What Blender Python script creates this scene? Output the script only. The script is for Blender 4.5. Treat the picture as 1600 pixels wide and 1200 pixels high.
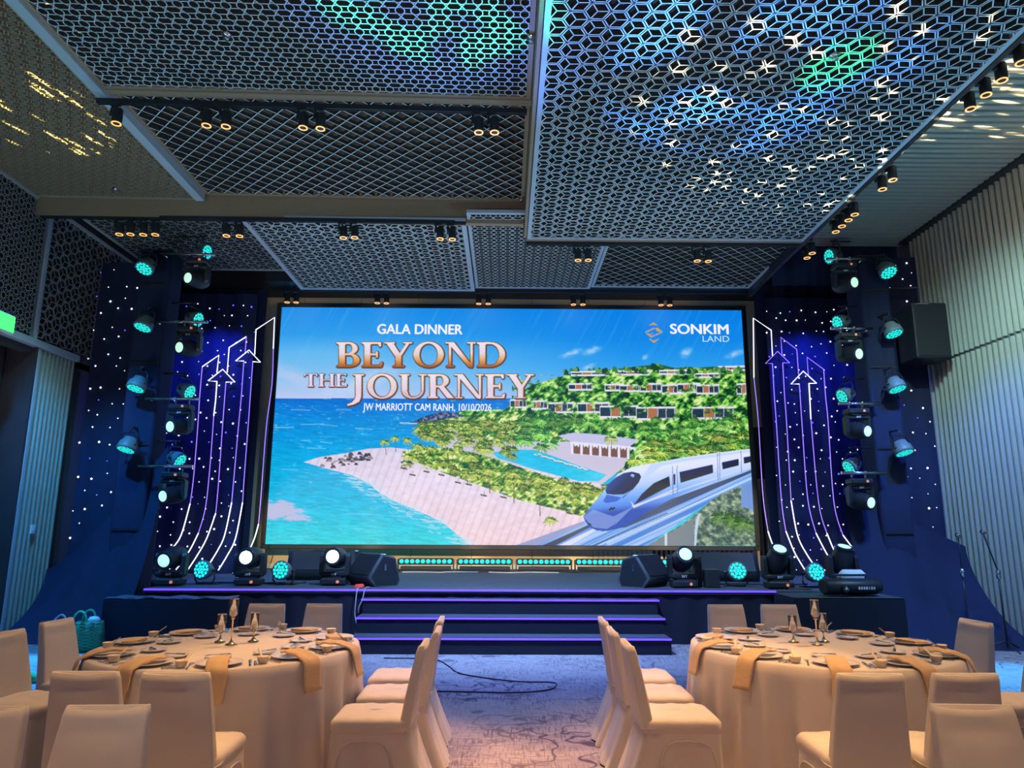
import bpy, math, random
import numpy as np
from mathutils import Vector, Matrix, Euler
PI = math.pi
random.seed(7); rng = np.random.default_rng(7)
for o in list(bpy.data.objects): bpy.data.objects.remove(o)
SC = bpy.context.scene
COL = SC.collection
# ---------------------------------------------------------------- camera
FPX, PITCH, YAW, ROLL, EYE = 1105.0, math.radians(11.26), math.radians(0.5), math.radians(0.25), 1.6
R0 = Vector((1, 0, 0)); U0 = Vector((0, -math.sin(PITCH), math.cos(PITCH))); F0 = Vector((0, math.cos(PITCH), math.sin(PITCH)))
RY = Matrix.Rotation(-YAW, 3, 'Z')
CR = RY @ (R0 * math.cos(ROLL) + U0 * math.sin(ROLL)); CU = RY @ (-R0 * math.sin(ROLL) + U0 * math.cos(ROLL)); CF = RY @ F0
cam_d = bpy.data.cameras.new('camera'); cam = bpy.data.objects.new('camera', cam_d); COL.objects.link(cam)
cam_d.sensor_width = 36; cam_d.lens = 36 * FPX / 1600; cam_d.clip_end = 100
M = Matrix((CR, CU, -CF)).transposed().to_4x4(); M.translation = (0, 0, EYE); cam.matrix_world = M
SC.camera = cam
def ray(x, y): return CR * ((x - 800) / FPX) + CU * (-(y - 600) / FPX) + CF
def PY(x, y, Y): r = ray(x, y); t = Y / r.y; return Vector((r.x * t, Y, EYE + r.z * t))
def PZ(x, y, Z): r = ray(x, y); t = (Z - EYE) / r.z; return Vector((r.x * t, r.y * t, Z))
# ---------------------------------------------------------------- world, exposure
SC.view_settings.view_transform = 'Standard'; SC.view_settings.look = 'None'
SC.view_settings.exposure = 0.0; SC.view_settings.gamma = 1.0
SC.view_settings.use_curve_mapping = False
w = bpy.data.worlds.new('world'); SC.world = w; w.use_nodes = True
w.node_tree.nodes['Background'].inputs[0].default_value = (0.27, 0.29, 0.50, 1)
w.node_tree.nodes['Background'].inputs[1].default_value = 0.32
# ---------------------------------------------------------------- lights (some stand at lamps of the hall, others are added fill)
def spot(loc, tgt, col, power, size=60, blend=0.6, rad=0.06, name='spot'):
    d = bpy.data.lights.new(name, 'SPOT'); d.color = col; d.energy = power; d.spot_size = math.radians(size); d.spot_blend = blend
    d.shadow_soft_size = rad
    o = bpy.data.objects.new(name, d); COL.objects.link(o); o.location = loc
    o.rotation_euler = (Vector(tgt) - Vector(loc)).to_track_quat('-Z', 'Y').to_euler(); return o
WARM = (1.0, 0.55, 0.22)
def gobo(o, kind, scale, lo, hi):
    """break the beam up as a pattern wheel inside the lamp does"""
    d = o.data; d.use_nodes = True; nt = d.node_tree; em = nt.nodes['Emission']
    tc = nt.nodes.new('ShaderNodeTexCoord'); mp = nt.nodes.new('ShaderNodeMapping'); nt.links.new(tc.outputs['Normal'], mp.inputs[0])
    mp.inputs['Scale'].default_value = scale
    t = nt.nodes.new('ShaderNodeTexVoronoi' if kind == 'v' else 'ShaderNodeTexNoise'); nt.links.new(mp.outputs[0], t.inputs['Vector'])
    t.inputs['Scale'].default_value = 1.0
    r = nt.nodes.new('ShaderNodeMapRange'); nt.links.new(t.outputs[0], r.inputs['Value'])
    r.inputs['From Min'].default_value = lo; r.inputs['From Max'].default_value = hi
    nt.links.new(r.outputs[0], em.inputs['Strength'])
for (x, y, z, tx, ty, p, s) in (
        (-2.33, 7.2, 6.0, -1.9, 5.2, 760, 44), (-0.36, 7.2, 6.0, -0.8, 4.9, 1050, 34), (-3.4, 7.2, 6.0, -3.1, 5.2, 420, 36),
        (4.73, 6.2, 5.85, 2.3, 5.2, 820, 42), (1.0, 5.6, 5.95, 1.0, 4.8, 1050, 34), (4.85, 8.2, 5.9, 3.4, 5.2, 420, 34),
        (-2.6, 3.2, 6.1, -2.0, 3.4, 120, 46), (3.0, 3.2, 6.1, 2.2, 3.5, 150, 46), (-0.3, 3.0, 6.1, -0.2, 3.6, 110, 50), (0.3, 2.8, 6.1, 1.1, 4.3, 220, 40),
        (-1.9, 2.0, 6.1, -1.8, 2.9, 480, 28), (2.0, 2.0, 6.1, 1.95, 2.95, 520, 28)):
    spot((x, y, z), (tx, ty, 0.6), (1.0, 0.48, 0.15) if abs(tx) <= 1.1 and p > 500 else WARM, p, s, 0.7, 0.05, 'warm_downlight')
for x in (-3.6, -1.6, 0.4, 2.4, 4.0): spot((x * 0.9, -1.0, 6.1), (x, 14.6, 1.35), (1.0, 0.72, 0.36), 8500, 10, 0.5, 0.04, 'warm_fill')  # added spots behind the camera, brightening the wall strip under the screen
for x in (-4.3, -2.5, -0.5, 1.4, 3.2): spot((x, 13.62, 5.96), (x, 14.62, 6.15), (1.0, 0.72, 0.45), 5, 120, 0.8, 0.04, 'warm_downlight')
# coloured washes onto floor and walls, mostly added without a fixture at that spot
spot((-5.6, 10.4, 4.6), (-5.4, 7.4, 0), (0.03, 0.36, 1.0), 3600, 46, 0.5, name='blue_wash')
spot((5.5, 10.4, 4.6), (5.2, 7.2, 0), (0.03, 0.38, 1.0), 3000, 44, 0.5, name='blue_wash')
spot((0.1, 10.3, 5.9), (0.1, 8.0, 0), (0.20, 0.40, 1.0), 800, 62, 0.8, name='blue_wash')
spot((0.1, 6.6, 5.9), (0.1, 9.9, 0.3), (0.03, 0.02, 1.0), 900, 60, 0.8, name='blue_wash')  # added to turn the steps blue; no fixture hangs here
spot((0.1, 7.4, 5.9), (0.1, 6.0, 0), (0.45, 0.40, 1.0), 220, 40, 0.8, name='blue_wash')
spot((5.2, 8.0, 5.6), (7.2, 9.6, 2.2), (0.50, 0.92, 0.95), 520, 120, 0.9, name='teal_wash')
spot((5.2, 6.0, 5.6), (7.2, 7.4, 4.6), (1.0, 0.80, 0.55), 200, 120, 0.9, name='wall_wash')
spot((-5.4, 8.6, 5.6), (-7.0, 10.7, 1.8), (0.40, 0.90, 0.95), 170, 60, 0.9, name='teal_wash')
spot((0, 7.4, 5.9), (0, 12.3, 0.7), (0.35, 0.65, 1.0), 2600, 90, 0.8, name='stage_wash')
spot((-5.9, 8.0, 5.6), (-6.0, 11.2, 0.9), (0.01, 0.30, 0.9), 1300, 60, 0.8, name='blue_wash')
spot((5.9, 8.0, 5.6), (6.3, 11.2, 0.9), (0.01, 0.15, 1.0), 1050, 60, 0.8, name='blue_wash')
spot((-5.3, 12.3, 5.8), (-5.8, 13.25, 2.0), (0.02, 0.05, 1.0), 500, 100, 0.8, name='blue_wash')
spot((5.6, 12.3, 5.8), (6.1, 13.25, 2.0), (0.02, 0.05, 1.0), 500, 100, 0.8, name='blue_wash')
# added unseen fill lamps, brightening ceiling and upper walls from floor level
spot((-6.4, 3.6, 0.3), (-3.6, 6.5, 6.3), (0.25, 0.75, 0.74), 480, 100, 0.9, name='fill_uplight')
spot((6.6, 3.6, 0.3), (3.4, 6.0, 6.0), (0.12, 0.60, 0.90), 800, 100, 0.9, name='fill_uplight')
spot((-0.6, -0.6, 0.3), (-0.5, 5.0, 6.3), (0.62, 0.66, 0.78), 480, 90, 0.9, name='fill_uplight')
spot((-6.3, 7.6, 0.3), (-6.4, 10.0, 6.0), (0.60, 0.60, 0.55), 170, 80, 0.9, name='fill_uplight')
spot((-2.6, 8.9, 0.3), (-2.2, 11.6, 6.1), (0.66, 0.72, 0.85), 300, 66, 0.9, name='fill_uplight')
spot((2.7, 8.9, 0.3), (2.0, 11.6, 6.1), (0.66, 0.72, 0.85), 300, 66, 0.9, name='fill_uplight')
# heads on the stage throwing light up at the ceiling
spot((-2.5, 10.8, 1.5), (-1.0, 6.6, 6.3), (0.45, 0.80, 1.0), 260, 110, 0.8, name='head_beam')
spot((3.9, 10.5, 1.5), (2.6, 6.4, 6.0), (0.40, 0.75, 1.0), 260, 100, 0.8, name='head_beam')
spot((-0.5, 10.4, 0.9), (-0.6, 5.2, 6.3), (0.10, 0.25, 1.0), 2600, 30, 0.7, name='head_beam')
g = spot((0.2, 10.4, 0.9), (-0.7, 5.3, 6.3), (0.03, 1.0, 0.45), 9000, 20, 0.5, name='head_beam'); gobo(g, 'n', (14, 14, 14), 0.47, 0.62)
g = spot((2.59, 10.6, 1.6), (2.4, 5.7, 6.0), (0.05, 0.25, 1.0), 9000, 34, 0.6, name='head_beam'); gobo(g, 'n', (9, 9, 9), 0.45, 0.62)
g = spot((2.59, 10.6, 1.6), (3.2, 6.1, 6.0), (0.02, 1.0, 0.25), 7000, 7, 0.9, name='head_beam')
g = spot((5.4, 10.3, 1.6), (3.9, 7.4, 6.0), (1.0, 0.92, 0.48), 16000, 44, 0.3, 0.01, name='head_beam'); gobo(g, 'v', (24, 24, 24), 0.31, 0.14)
g = spot((5.4, 10.3, 1.6), (6.0, 7.2, 6.6), (1.0, 0.92, 0.50), 16000, 30, 0.3, 0.01, name='head_beam'); gobo(g, 'v', (8, 60, 30), 0.34, 0.14)
g = spot((-4.8, 10.3, 1.6), (-5.7, 7.6, 6.35), (1.0, 1.0, 0.30), 30000, 20, 0.2, 0.01, name='head_beam'); gobo(g, 'v', (60, 9, 30), 0.30, 0.14)
# ---------------------------------------------------------------- mesh helpers
class MB:
    def __init__(s): s.v = []; s.f = []; s.sm = []
    def add(s, vs, fs, smooth=False, mat=None):
        n = len(s.v)
        if mat is not None: vs = [mat @ Vector(v) for v in vs]
        s.v += [tuple(v) for v in vs]; s.f += [tuple(i + n for i in f) for f in fs]; s.sm += [smooth] * len(fs); return s
    def box(s, c, d, mat=None):
        x, y, z = c; a, b, e = d[0] / 2, d[1] / 2, d[2] / 2
        vs = [(x + i * a, y + j * b, z + k * e) for k in (-1, 1) for j in (-1, 1) for i in (-1, 1)]
        return s.add(vs, [(0, 2, 3, 1), (4, 5, 7, 6), (0, 1, 5, 4), (1, 3, 7, 5), (3, 2, 6, 7), (2, 0, 4, 6)], False, mat)
    def bevbox(s, c, d, r=0.01, mat=None, n=3):
        rings = []
        def rr(w, h, rad, z):
            out = []
            for (cx, cy, a0) in ((w - rad, h - rad, 0), (-w + rad, h - rad, 90), (-w + rad, -h + rad, 180), (w - rad, -h + rad, 270)):
                for k in range(n + 1):
                    a = math.radians(a0 + 90 * k / n); out.append((c[0] + cx + rad * math.cos(a), c[1] + cy + rad * math.sin(a), z))
            return out
        w, h, e = d[0] / 2, d[1] / 2, d[2] / 2
        zs = [(-e, -r), (-e + r, 0), (e - r, 0), (e, -r)]
        return s.loft([rr(w + q, h + q, max(r + q, 0.0005) if q else r, c[2] + z) for z, q in zs], True, False, mat)
    def loft(s, rings, caps=True, smooth=True, mat=None, closed=True):
        n = len(rings[0]); vs = [p for r in rings for p in r]; fs = []
        for i in range(len(rings) - 1):
            for j in range(n if closed else n - 1):
                k = (j + 1) % n; fs.append((i * n + j, i * n + k, (i + 1) * n + k, (i + 1) * n + j))
        s.add(vs, fs, smooth, mat)
        if caps:
            b = len(s.v) - len(vs); L = (len(rings) - 1) * n + b
            s.f += [tuple(b + j for j in reversed(range(n))), tuple(L + j for j in range(n))]; s.sm += [False, False]
        return s
    def cyl(s, p0, p1, r0, r1=None, n=12, caps=True, smooth=True, mat=None):
        p0 = Vector(p0); p1 = Vector(p1); r1 = r0 if r1 is None else r1
        q = (p1 - p0).to_track_quat('Z', 'Y').to_matrix()
        rg = lambda p, r: [p + q @ Vector((r * math.cos(2 * PI * k / n), r * math.sin(2 * PI * k / n), 0)) for k in range(n)]
        return s.loft([rg(p0, r0), rg(p1, r1)], caps, smooth, mat)
    def lathe(s, prof, n=24, c=(0, 0, 0), mat=None, caps=True):
        return s.loft([[(c[0] + r * math.cos(2 * PI * k / n), c[1] + r * math.sin(2 * PI * k / n), c[2] + z) for k in range(n)] for r, z in prof], caps, True, mat)
    def tube(s, pts, r, n=6, mat=None):
        pts = [Vector(p) for p in pts]; rings = []
        for i, p in enumerate(pts):
            d = (pts[min(i + 1, len(pts) - 1)] - pts[max(i - 1, 0)])
            q = d.to_track_quat('Z', 'Y').to_matrix()
            rings.append([p + q @ Vector((r * math.cos(2 * PI * k / n), r * math.sin(2 * PI * k / n), 0)) for k in range(n)])
        # keep rings from twisting
        for i in range(1, len(rings)):
            best = min(range(n), key=lambda k: (rings[i][k] - rings[i - 1][0]).length); rings[i] = rings[i][best:] + rings[i][:best]
        return s.loft(rings, True, True, mat)
    def quad(s, a, b, c, d): return s.add([a, b, c, d], [(0, 1, 2, 3)])
    def mesh(s, name):
        m = bpy.data.meshes.new(name); m.from_pydata(s.v, [], s.f); m.polygons.foreach_set('use_smooth', s.sm); m.update(); return m
def link(name, me, mat, parent=None):
    o = bpy.data.objects.new(name, me); COL.objects.link(o)
    if mat is not None and len(me.materials) == 0: me.materials.append(mat)
    if parent is not None: o.parent = parent
    return o
def tag(o, label=None, cat=None, group=None, kind=None):
    if label: o['label'] = label
    if cat: o['category'] = cat
    if group: o['group'] = group
    if kind: o['kind'] = kind
    return o
def part(name, mb, mat, parent, label=None):
    me = mb.mesh(name) if isinstance(mb, MB) else mb
    o = link(name, me, mat, parent)
    if label: o['label'] = label
    return o
def thing(name, label, cat, loc=(0, 0, 0), rz=0, group=None):
    o = bpy.data.objects.new(name, None); COL.objects.link(o); o.location = loc; o.rotation_euler = (0, 0, rz)
    o.empty_display_size = 0.1
    return tag(o, label, cat, group)
def single(name, mb, mat, label, cat, group=None, loc=(0, 0, 0), rz=0):
    o = link(name, mb.mesh(name) if isinstance(mb, MB) else mb, mat); o.location = loc; o.rotation_euler = (0, 0, rz); return tag(o, label, cat, group)
def struct(name, mb, mat, parent=None, kind='structure'):
    o = link(name, mb.mesh(name) if isinstance(mb, MB) else mb, mat, parent)
    if parent is None: o['kind'] = kind
    return o
def dup(o, parent=None):
    c = o.copy(); COL.objects.link(c)
    if parent is not None: c.parent = parent
    for ch in list(o.children): dup(ch, c)
    return c
def text_mesh(s, size, bold=0.0, align='LEFT', sx=1.0):
    heavy = bold; bold = 0.0
    cu = bpy.data.curves.new('t', 'FONT'); cu.body = s; cu.size = size; cu.align_x = align; cu.offset = bold; cu.fill_mode = 'BOTH'; cu.resolution_u = 4
    o = bpy.data.objects.new('t', cu); COL.objects.link(o); dg = bpy.context.evaluated_depsgraph_get(); dg.update()
    me = bpy.data.meshes.new_from_object(o.evaluated_get(dg)); bpy.data.objects.remove(o)
    me.transform(Matrix.Scale(sx, 4, (1, 0, 0))); me.materials.clear()
    if heavy:
        V = [v.co.copy() for v in me.vertices]; F = [tuple(p.vertices) for p in me.polygons]; n = len(V); vs = []; fs = []
        for k, (dx, dy) in enumerate(((0, 0), (heavy, 0), (-heavy, 0), (0, heavy * .6), (0, -heavy * .6))):
            vs += [(v.x + dx, v.y + dy, v.z + 0.0002 * k) for v in V]; fs += [tuple(i + n * k for i in f) for f in F]
        me = bpy.data.meshes.new('lettering'); me.from_pydata(vs, [], fs); me.update()
    return me
# ---------------------------------------------------------------- materials
def mat(name, col, rough=0.6, metal=0.0, emis=None, es=1.0, noise=0.0, nscale=20, bump=0.0, bscale=60, sheen=0, trans=0):
    m = bpy.data.materials.new(name); m.use_nodes = True; nt = m.node_tree; b = nt.nodes['Principled BSDF']
    b.inputs['Base Color'].default_value = (*col, 1); b.inputs['Roughness'].default_value = rough; b.inputs['Metallic'].default_value = metal
    if trans: b.inputs['Transmission Weight'].default_value = trans; b.inputs['IOR'].default_value = 1.25
    if sheen: b.inputs['Sheen Weight'].default_value = sheen
    if emis: b.inputs['Emission Color'].default_value = (*emis, 1); b.inputs['Emission Strength'].default_value = es
    if noise or bump:
        tc = nt.nodes.new('ShaderNodeTexCoord')
        n = nt.nodes.new('ShaderNodeTexNoise'); n.inputs['Scale'].default_value = nscale; n.inputs['Detail'].default_value = 5; nt.links.new(tc.outputs['Object'], n.inputs['Vector'])
        if noise:
            mx = nt.nodes.new('ShaderNodeMix'); mx.data_type = 'RGBA'; mx.inputs[6].default_value = (*[c * (1 - noise) for c in col], 1); mx.inputs[7].default_value = (*[min(1, c * (1 + noise)) for c in col], 1)
            nt.links.new(n.outputs['Fac'], mx.inputs[0]); nt.links.new(mx.outputs[2], b.inputs['Base Color'])
        if bump:
            n2 = nt.nodes.new('ShaderNodeTexNoise'); n2.inputs['Scale'].default_value = bscale; n2.inputs['Detail'].default_value = 3; nt.links.new(tc.outputs['Object'], n2.inputs['Vector'])
            bp = nt.nodes.new('ShaderNodeBump'); bp.inputs['Strength'].default_value = bump; bp.inputs['Distance'].default_value = 0.01
            nt.links.new(n2.outputs['Fac'], bp.inputs['Height']); nt.links.new(bp.outputs[0], b.inputs['Normal'])
    return m
MAT = dict(
    cover=mat('chair_cover_fabric', (0.72, 0.66, 0.60), 0.7, bump=0.55, bscale=6, noise=0.05, nscale=6, sheen=0.2),
    cloth=mat('table_linen', (0.72, 0.67, 0.64), 0.8, bump=0.2, bscale=7, noise=0.05, nscale=5),
    napkin=mat('napkin_linen', (0.70, 0.50, 0.30), 0.85, bump=0.2, bscale=50, noise=0.06),
    china=mat('glazed_china', (0.84, 0.82, 0.84), 0.22),
    steel=mat('cutlery_steel', (0.75, 0.74, 0.76), 0.18, 1.0),
    gold=mat('brushed_brass', (0.80, 0.58, 0.36), 0.25, 1.0),
    glass=mat('clear_glass', (1.0, 1.0, 1.0), 0.0, trans=0.96),
    wax=mat('candle_wax', (0.85, 0.72, 0.55), 0.5),
    black=mat('black_metal', (0.030, 0.034, 0.042), 0.38, 0.3),
    blackplastic=mat('black_plastic', (0.02, 0.022, 0.03), 0.45),
    drape=mat('black_drape', (0.010, 0.017, 0.060), 0.9, noise=0.3, nscale=2.5, bump=0.3, bscale=5),
    stagecloth=mat('stage_carpet', (0.06, 0.075, 0.10), 0.75, noise=0.2, nscale=6, bump=0.2, bscale=90),
    skirt=mat('stage_skirt_cloth', (0.006, 0.007, 0.026), 0.8, noise=0.3, nscale=3),
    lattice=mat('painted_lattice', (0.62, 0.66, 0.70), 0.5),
    latticeside=mat('lattice_shaded_side', (0.045, 0.036, 0.032), 0.8),  # bar sides coloured dark to stand for shade inside the openings
    lattice2=mat('bronze_lattice', (0.34, 0.27, 0.20), 0.5),
    lattice3=mat('dark_lattice', (0.40, 0.42, 0.42), 0.6),
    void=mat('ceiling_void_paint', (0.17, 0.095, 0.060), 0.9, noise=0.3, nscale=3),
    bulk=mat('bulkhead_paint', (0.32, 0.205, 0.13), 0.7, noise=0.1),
    slat=mat('painted_timber_slat', (0.42, 0.38, 0.32), 0.6, noise=0.08, nscale=4),
    flute=mat('fluted_panel', (0.33, 0.36, 0.31), 0.5, noise=0.08, nscale=5),
    fluteback=mat('fluted_panel_backing', (0.16, 0.17, 0.16), 0.7),
    wood=mat('dark_walnut', (0.05, 0.035, 0.04), 0.55, noise=0.35, nscale=3),
    beige=mat('beige_wall_panel', (0.62, 0.52, 0.34), 0.6, noise=0.06, nscale=4),
    trim=mat('bluegrey_trim', (0.42, 0.46, 0.52), 0.45),
    wallpaint=mat('dark_wall_paint', (0.05, 0.045, 0.05), 0.9),
    lamp=mat('warm_lamp', (0.9, 0.5, 0.2), 0.4, emis=(1.0, 0.42, 0.10), es=1.6),
    teal=mat('teal_led', (0.0, 0.3, 0.3), 0.4, emis=(0.02, 0.92, 0.80), es=1.0),
    tealdim=mat('teal_led_gap', (0.0, 0.15, 0.17), 0.4, emis=(0.0, 0.62, 0.54), es=1.0),
    headlens=mat('moving_head_lens', (0.5, 0.8, 0.7), 0.2, emis=(0.52, 0.82, 0.64), es=1.0),
    headhot=mat('moving_head_lens_hot', (0.5, 0.8, 0.7), 0.2, emis=(0.75, 1.0, 0.92), es=5.0),
    parbody=mat('par_housing', (0.13, 0.18, 0.20), 0.45),
    starw=mat('star_led_white', (0.5, 0.5, 0.5), 0.5, emis=(0.85, 0.85, 1.0), es=1.8),
    starb=mat('star_led_blue', (0.1, 0.1, 0.5), 0.5, emis=(0.12, 0.10, 1.0), es=2.0),
    ledw=mat('led_tube_white', (0.6, 0.6, 0.7), 0.5, emis=(0.80, 0.80, 1.0), es=2.0),
    ledp=mat('led_tube_violet', (0.3, 0.2, 0.7), 0.5, emis=(0.33, 0.20, 1.0), es=1.3),
    ledstrip=mat('stage_edge_led', (0.2, 0.1, 0.7), 0.5, emis=(0.13, 0.055, 1.0), es=1.5),
    white=mat('white_plastic', (0.8, 0.8, 0.82), 0.5),
    red=mat('red_plastic_selflit', (0.8, 0.06, 0.04), 0.4, emis=(0.9, 0.06, 0.02), es=0.35),  # faint emission added to the plug, which is no lamp
    green=mat('green_plastic', (0.05, 0.62, 0.25), 0.5),
    dkgreen=mat('green_weave', (0.05, 0.20, 0.14), 0.7),
    exitg=mat('exit_sign_green', (0.05, 0.6, 0.1), 0.5, emis=(0.10, 0.62, 0.12), es=0.9),
    orange=mat('orange_lamp', (0.8, 0.3, 0.15), 0.5, emis=(0.9, 0.22, 0.1), es=0.6),
    textw=mat('white_lettering', (0.8, 0.8, 0.8), 0.5),
    scrw=mat('screen_white', (0, 0, 0), 0.6, emis=(0.86, 0.86, 1.0), es=1.0),
    scrg=mat('screen_gold', (0, 0, 0), 0.6, emis=(0.62, 0.42, 0.20), es=1.0),
    screwhite=mat('screen_thin_white', (0, 0, 0), 0.6, emis=(0.55, 0.78, 0.95), es=1.0),
    cable=mat('cable_rubber', (0.03, 0.03, 0.04), 0.5),
    cablew=mat('grey_cable', (0.45, 0.47, 0.5), 0.5),
    brownbox=mat('brown_carton', (0.12, 0.07, 0.06), 0.8),
)
def carpet():
    m = bpy.data.materials.new('patterned_carpet'); m.use_nodes = True; nt = m.node_tree; b = nt.nodes['Principled BSDF']; N = nt.nodes.new; L = nt.links.new
    b.inputs['Roughness'].default_value = 0.95
    tc = N('ShaderNodeTexCoord')
    def noise(sc, det=4, scale=(1, 1, 1)):
        mp = N('ShaderNodeMapping'); mp.inputs['Scale'].default_value = scale; L(tc.outputs['Object'], mp.inputs[0])
        n = N('ShaderNodeTexNoise'); n.inputs['Scale'].default_value = sc; n.inputs['Detail'].default_value = det; L(mp.outputs[0], n.inputs['Vector']); return n.outputs['Fac']
    def rng_(src, a, b_):
        r = N('ShaderNodeMapRange'); r.inputs['From Min'].default_value = a; r.inputs['From Max'].default_value = b_; L(src, r.inputs['Value']); return r.outputs[0]
    def math_(op, a, b_):
        q = N('ShaderNodeMath'); q.operation = op
        for i, v in enumerate((a, b_)):
            if isinstance(v, (int, float)): q.inputs[i].default_value = v
            else: L(v, q.inputs[i])
        return q.outputs[0]
    h1 = rng_(noise(1, 2, (60, 6, 1)), 0.50, 0.62); h2 = rng_(noise(1, 2, (6, 60, 1)), 0.50, 0.62)
    weave = math_('MAXIMUM', h1, h2); mask = rng_(noise(1.3, 3), 0.42, 0.6)
    weave = math_('MULTIPLY', weave, math_('ADD', math_('MULTIPLY', mask, 0.5), 0.28))
    # trailing stems: thin bands where a distorted noise crosses its middle
    s = noise(1.7, 2.5); v = math_('ABSOLUTE', math_('SUBTRACT', s, 0.5), 0); vine = rng_(v, 0.016, 0.004)
    s2 = noise(3.4, 3); leaf = math_('MULTIPLY', rng_(s2, 0.62, 0.66), 0.8)
    vine = math_('MULTIPLY', math_('MAXIMUM', vine, leaf), rng_(noise(0.5, 1), 0.35, 0.55))
    fac = math_('MAXIMUM', weave, vine)
    mx = N('ShaderNodeMix'); mx.data_type = 'RGBA'; mx.inputs[6].default_value = (0.42, 0.36, 0.38, 1); mx.inputs[7].default_value = (0.10, 0.075, 0.12, 1)
    L(fac, mx.inputs[0]); L(mx.outputs[2], b.inputs['Base Color']); return m
MAT['carpet'] = carpet()
# ================================================================ SETTING
XL, XR, YB = -7.0, 7.2, 14.6
fl = MB().quad((-8.2, -2, 0), (8.2, -2, 0), (8.2, 15, 0), (-8.2, 15, 0)); struct('floor', fl, MAT['carpet'])
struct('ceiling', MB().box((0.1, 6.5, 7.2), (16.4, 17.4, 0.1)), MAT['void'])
struct('wall_back', MB().box((0.1, YB + 0.16, 3.6), (16.4, 0.2, 7.2)), MAT['wallpaint'])
wr = struct('wall_right', MB().box((XR + 0.14, 6.4, 3.6), (0.2, 17, 7.2)), MAT['fluteback'])
wl = struct('wall_left', MB().box((XL - 0.16, 6.4, 5.6), (0.2, 17, 3.0)).box((XL - 0.16, 12.7, 2.1), (0.2, 4.6, 4.2)), MAT['wallpaint'])
# fluted timber ribs of the right wall, two tiers
def rib(h, w=0.06, d=0.05):
    mb = MB(); mb.add([(0, -w / 2, 0), (-d, -w / 4, 0), (-d, w / 4, 0), (0, w / 2, 0), (0, -w / 2, h), (-d, -w / 4, h), (-d, w / 4, h), (0, w / 2, h)],
                      [(0, 1, 5, 4), (1, 2, 6, 5), (2, 3, 7, 6), (0, 4, 7, 3), (4, 5, 6, 7), (0, 3, 2, 1)]); return mb.mesh('rib')
rlo, rhi = rib(4.27), rib(2.28)
y = 3.2
while y < 11.9:
    for me, z in ((rlo, 0.0), (rhi, 4.31)):
        o = link('rib', me, MAT['flute'], wr); o.location = (XR + 0.045 - (0.012 if z else 0), y, z)
    y += 0.125
cor = struct('trim_1', MB().box((XR - 0.03, 7.6, 6.62), (0.16, 8.8, 0.06)), MAT['black'])
# left wall: fluted pier, header, wide dark door
rl = rib(4.16)
for k in range(9):
    o = link('rib', rl, MAT['flute'], wl); o.rotation_euler = (0, 0, PI); o.location = (XL - 0.05, 10.44 + k * 0.1, 0)
MB_ = MB().box((XL - 0.05, 10.38, 2.08), (0.12, 0.05, 4.16)); link('pier_edge', MB_.mesh('pier_edge'), MAT['trim'], wl)
struct('trim_2', MB().box((XL - 0.02, 7.0, 4.22), (0.14, 8.6, 0.10)), MAT['trim'])
d1 = struct('door_1', MB().box((XL - 0.5, 6.6, 2.1), (0.1, 7.6, 4.2)), MAT['wood'])
for k in range(7):
    link('panel', MB().bevbox((XL - 0.42, 3.4 + k * 1.05, 2.1), (0.06, 1.01, 4.1), 0.012).mesh('panel'), MAT['wood'], d1)
link('jamb', MB().box((XL - 0.25, 10.34, 2.1), (0.5, 0.06, 4.2)).mesh('jamb'), MAT['wood'], d1)
# back wall panels behind the screen and ribs at their right
wb = bpy.data.objects['wall_back']
x = -5.55
while x < 2.2:
    link('panel', MB().bevbox((x + 0.61, YB + 0.03, 3.55), (1.212, 0.05, 5.65), 0.006).mesh('panel'), MAT['beige'], wb); x += 1.22
for k in range(3): link('panel', MB().bevbox((1.77 + 1.22 * k + 0.61, YB + 0.035, 5.0), (1.212, 0.05, 2.75), 0.006).mesh('panel'), MAT['beige'], wb)
rk = MB().box((0, 0, 1.4), (0.045, 0.06, 2.3)).mesh('rib')
for k in range(36):
    o = link('rib', rk, MAT['slat'], wb); o.location = (1.88 + k * 0.098, YB + 0.02, 0)
# ---------------------------------------------------------------- openwork ceiling panels
def clip(p, q, r):
    (x0, y0), (x1, y1) = p, q; dx, dy = x1 - x0, y1 - y0; t0, t1 = 0.0, 1.0
    for pp, qq in ((-dx, x0 - r[0]), (dx, r[1] - x0), (-dy, y0 - r[2]), (dy, r[3] - y0)):
        if abs(pp) < 1e-9:
            if qq < 0: return None
        else:
            t = qq / pp
            if pp < 0: t0 = max(t0, t)
            else: t1 = min(t1, t)
    if t0 >= t1: return None
    return (x0 + t0 * dx, y0 + t0 * dy), (x0 + t1 * dx, y0 + t1 * dy)
def lattice(name, segs, rect, h, thin=0.012):
    V = []; F = []
    for s in segs:
        wd = s[2] if len(s) > 2 else thin
        c = clip(s[0], s[1], rect)
        if c is None: continue
        (ax, ay), (bx, by) = c; dx, dy = bx - ax, by - ay; L = math.hypot(dx, dy)
        if L < 1e-4: continue
        nx, ny = -dy / L * wd / 2, dx / L * wd / 2; ex, ey = dx / L * wd * 0.3, dy / L * wd * 0.3; n = len(V)
        ax -= ex; ay -= ey; bx += ex; by += ey
        V += [(ax + nx, ay + ny, 0), (ax - nx, ay - ny, 0), (bx - nx, by - ny, 0), (bx + nx, by + ny, 0),
              (ax + nx, ay + ny, h), (ax - nx, ay - ny, h), (bx - nx, by - ny, h), (bx + nx, by + ny, h)]
        F += [(n, n + 1, n + 2, n + 3), (n + 1, n + 5, n + 6, n + 2), (n, n + 3, n + 7, n + 4)]
    m = bpy.data.meshes.new(name); m.from_pydata(V, [], F); m.update()
    m.polygons.foreach_set('material_index', np.tile([0, 1, 1], len(F) // 3).astype(np.int32)); return m
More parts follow.
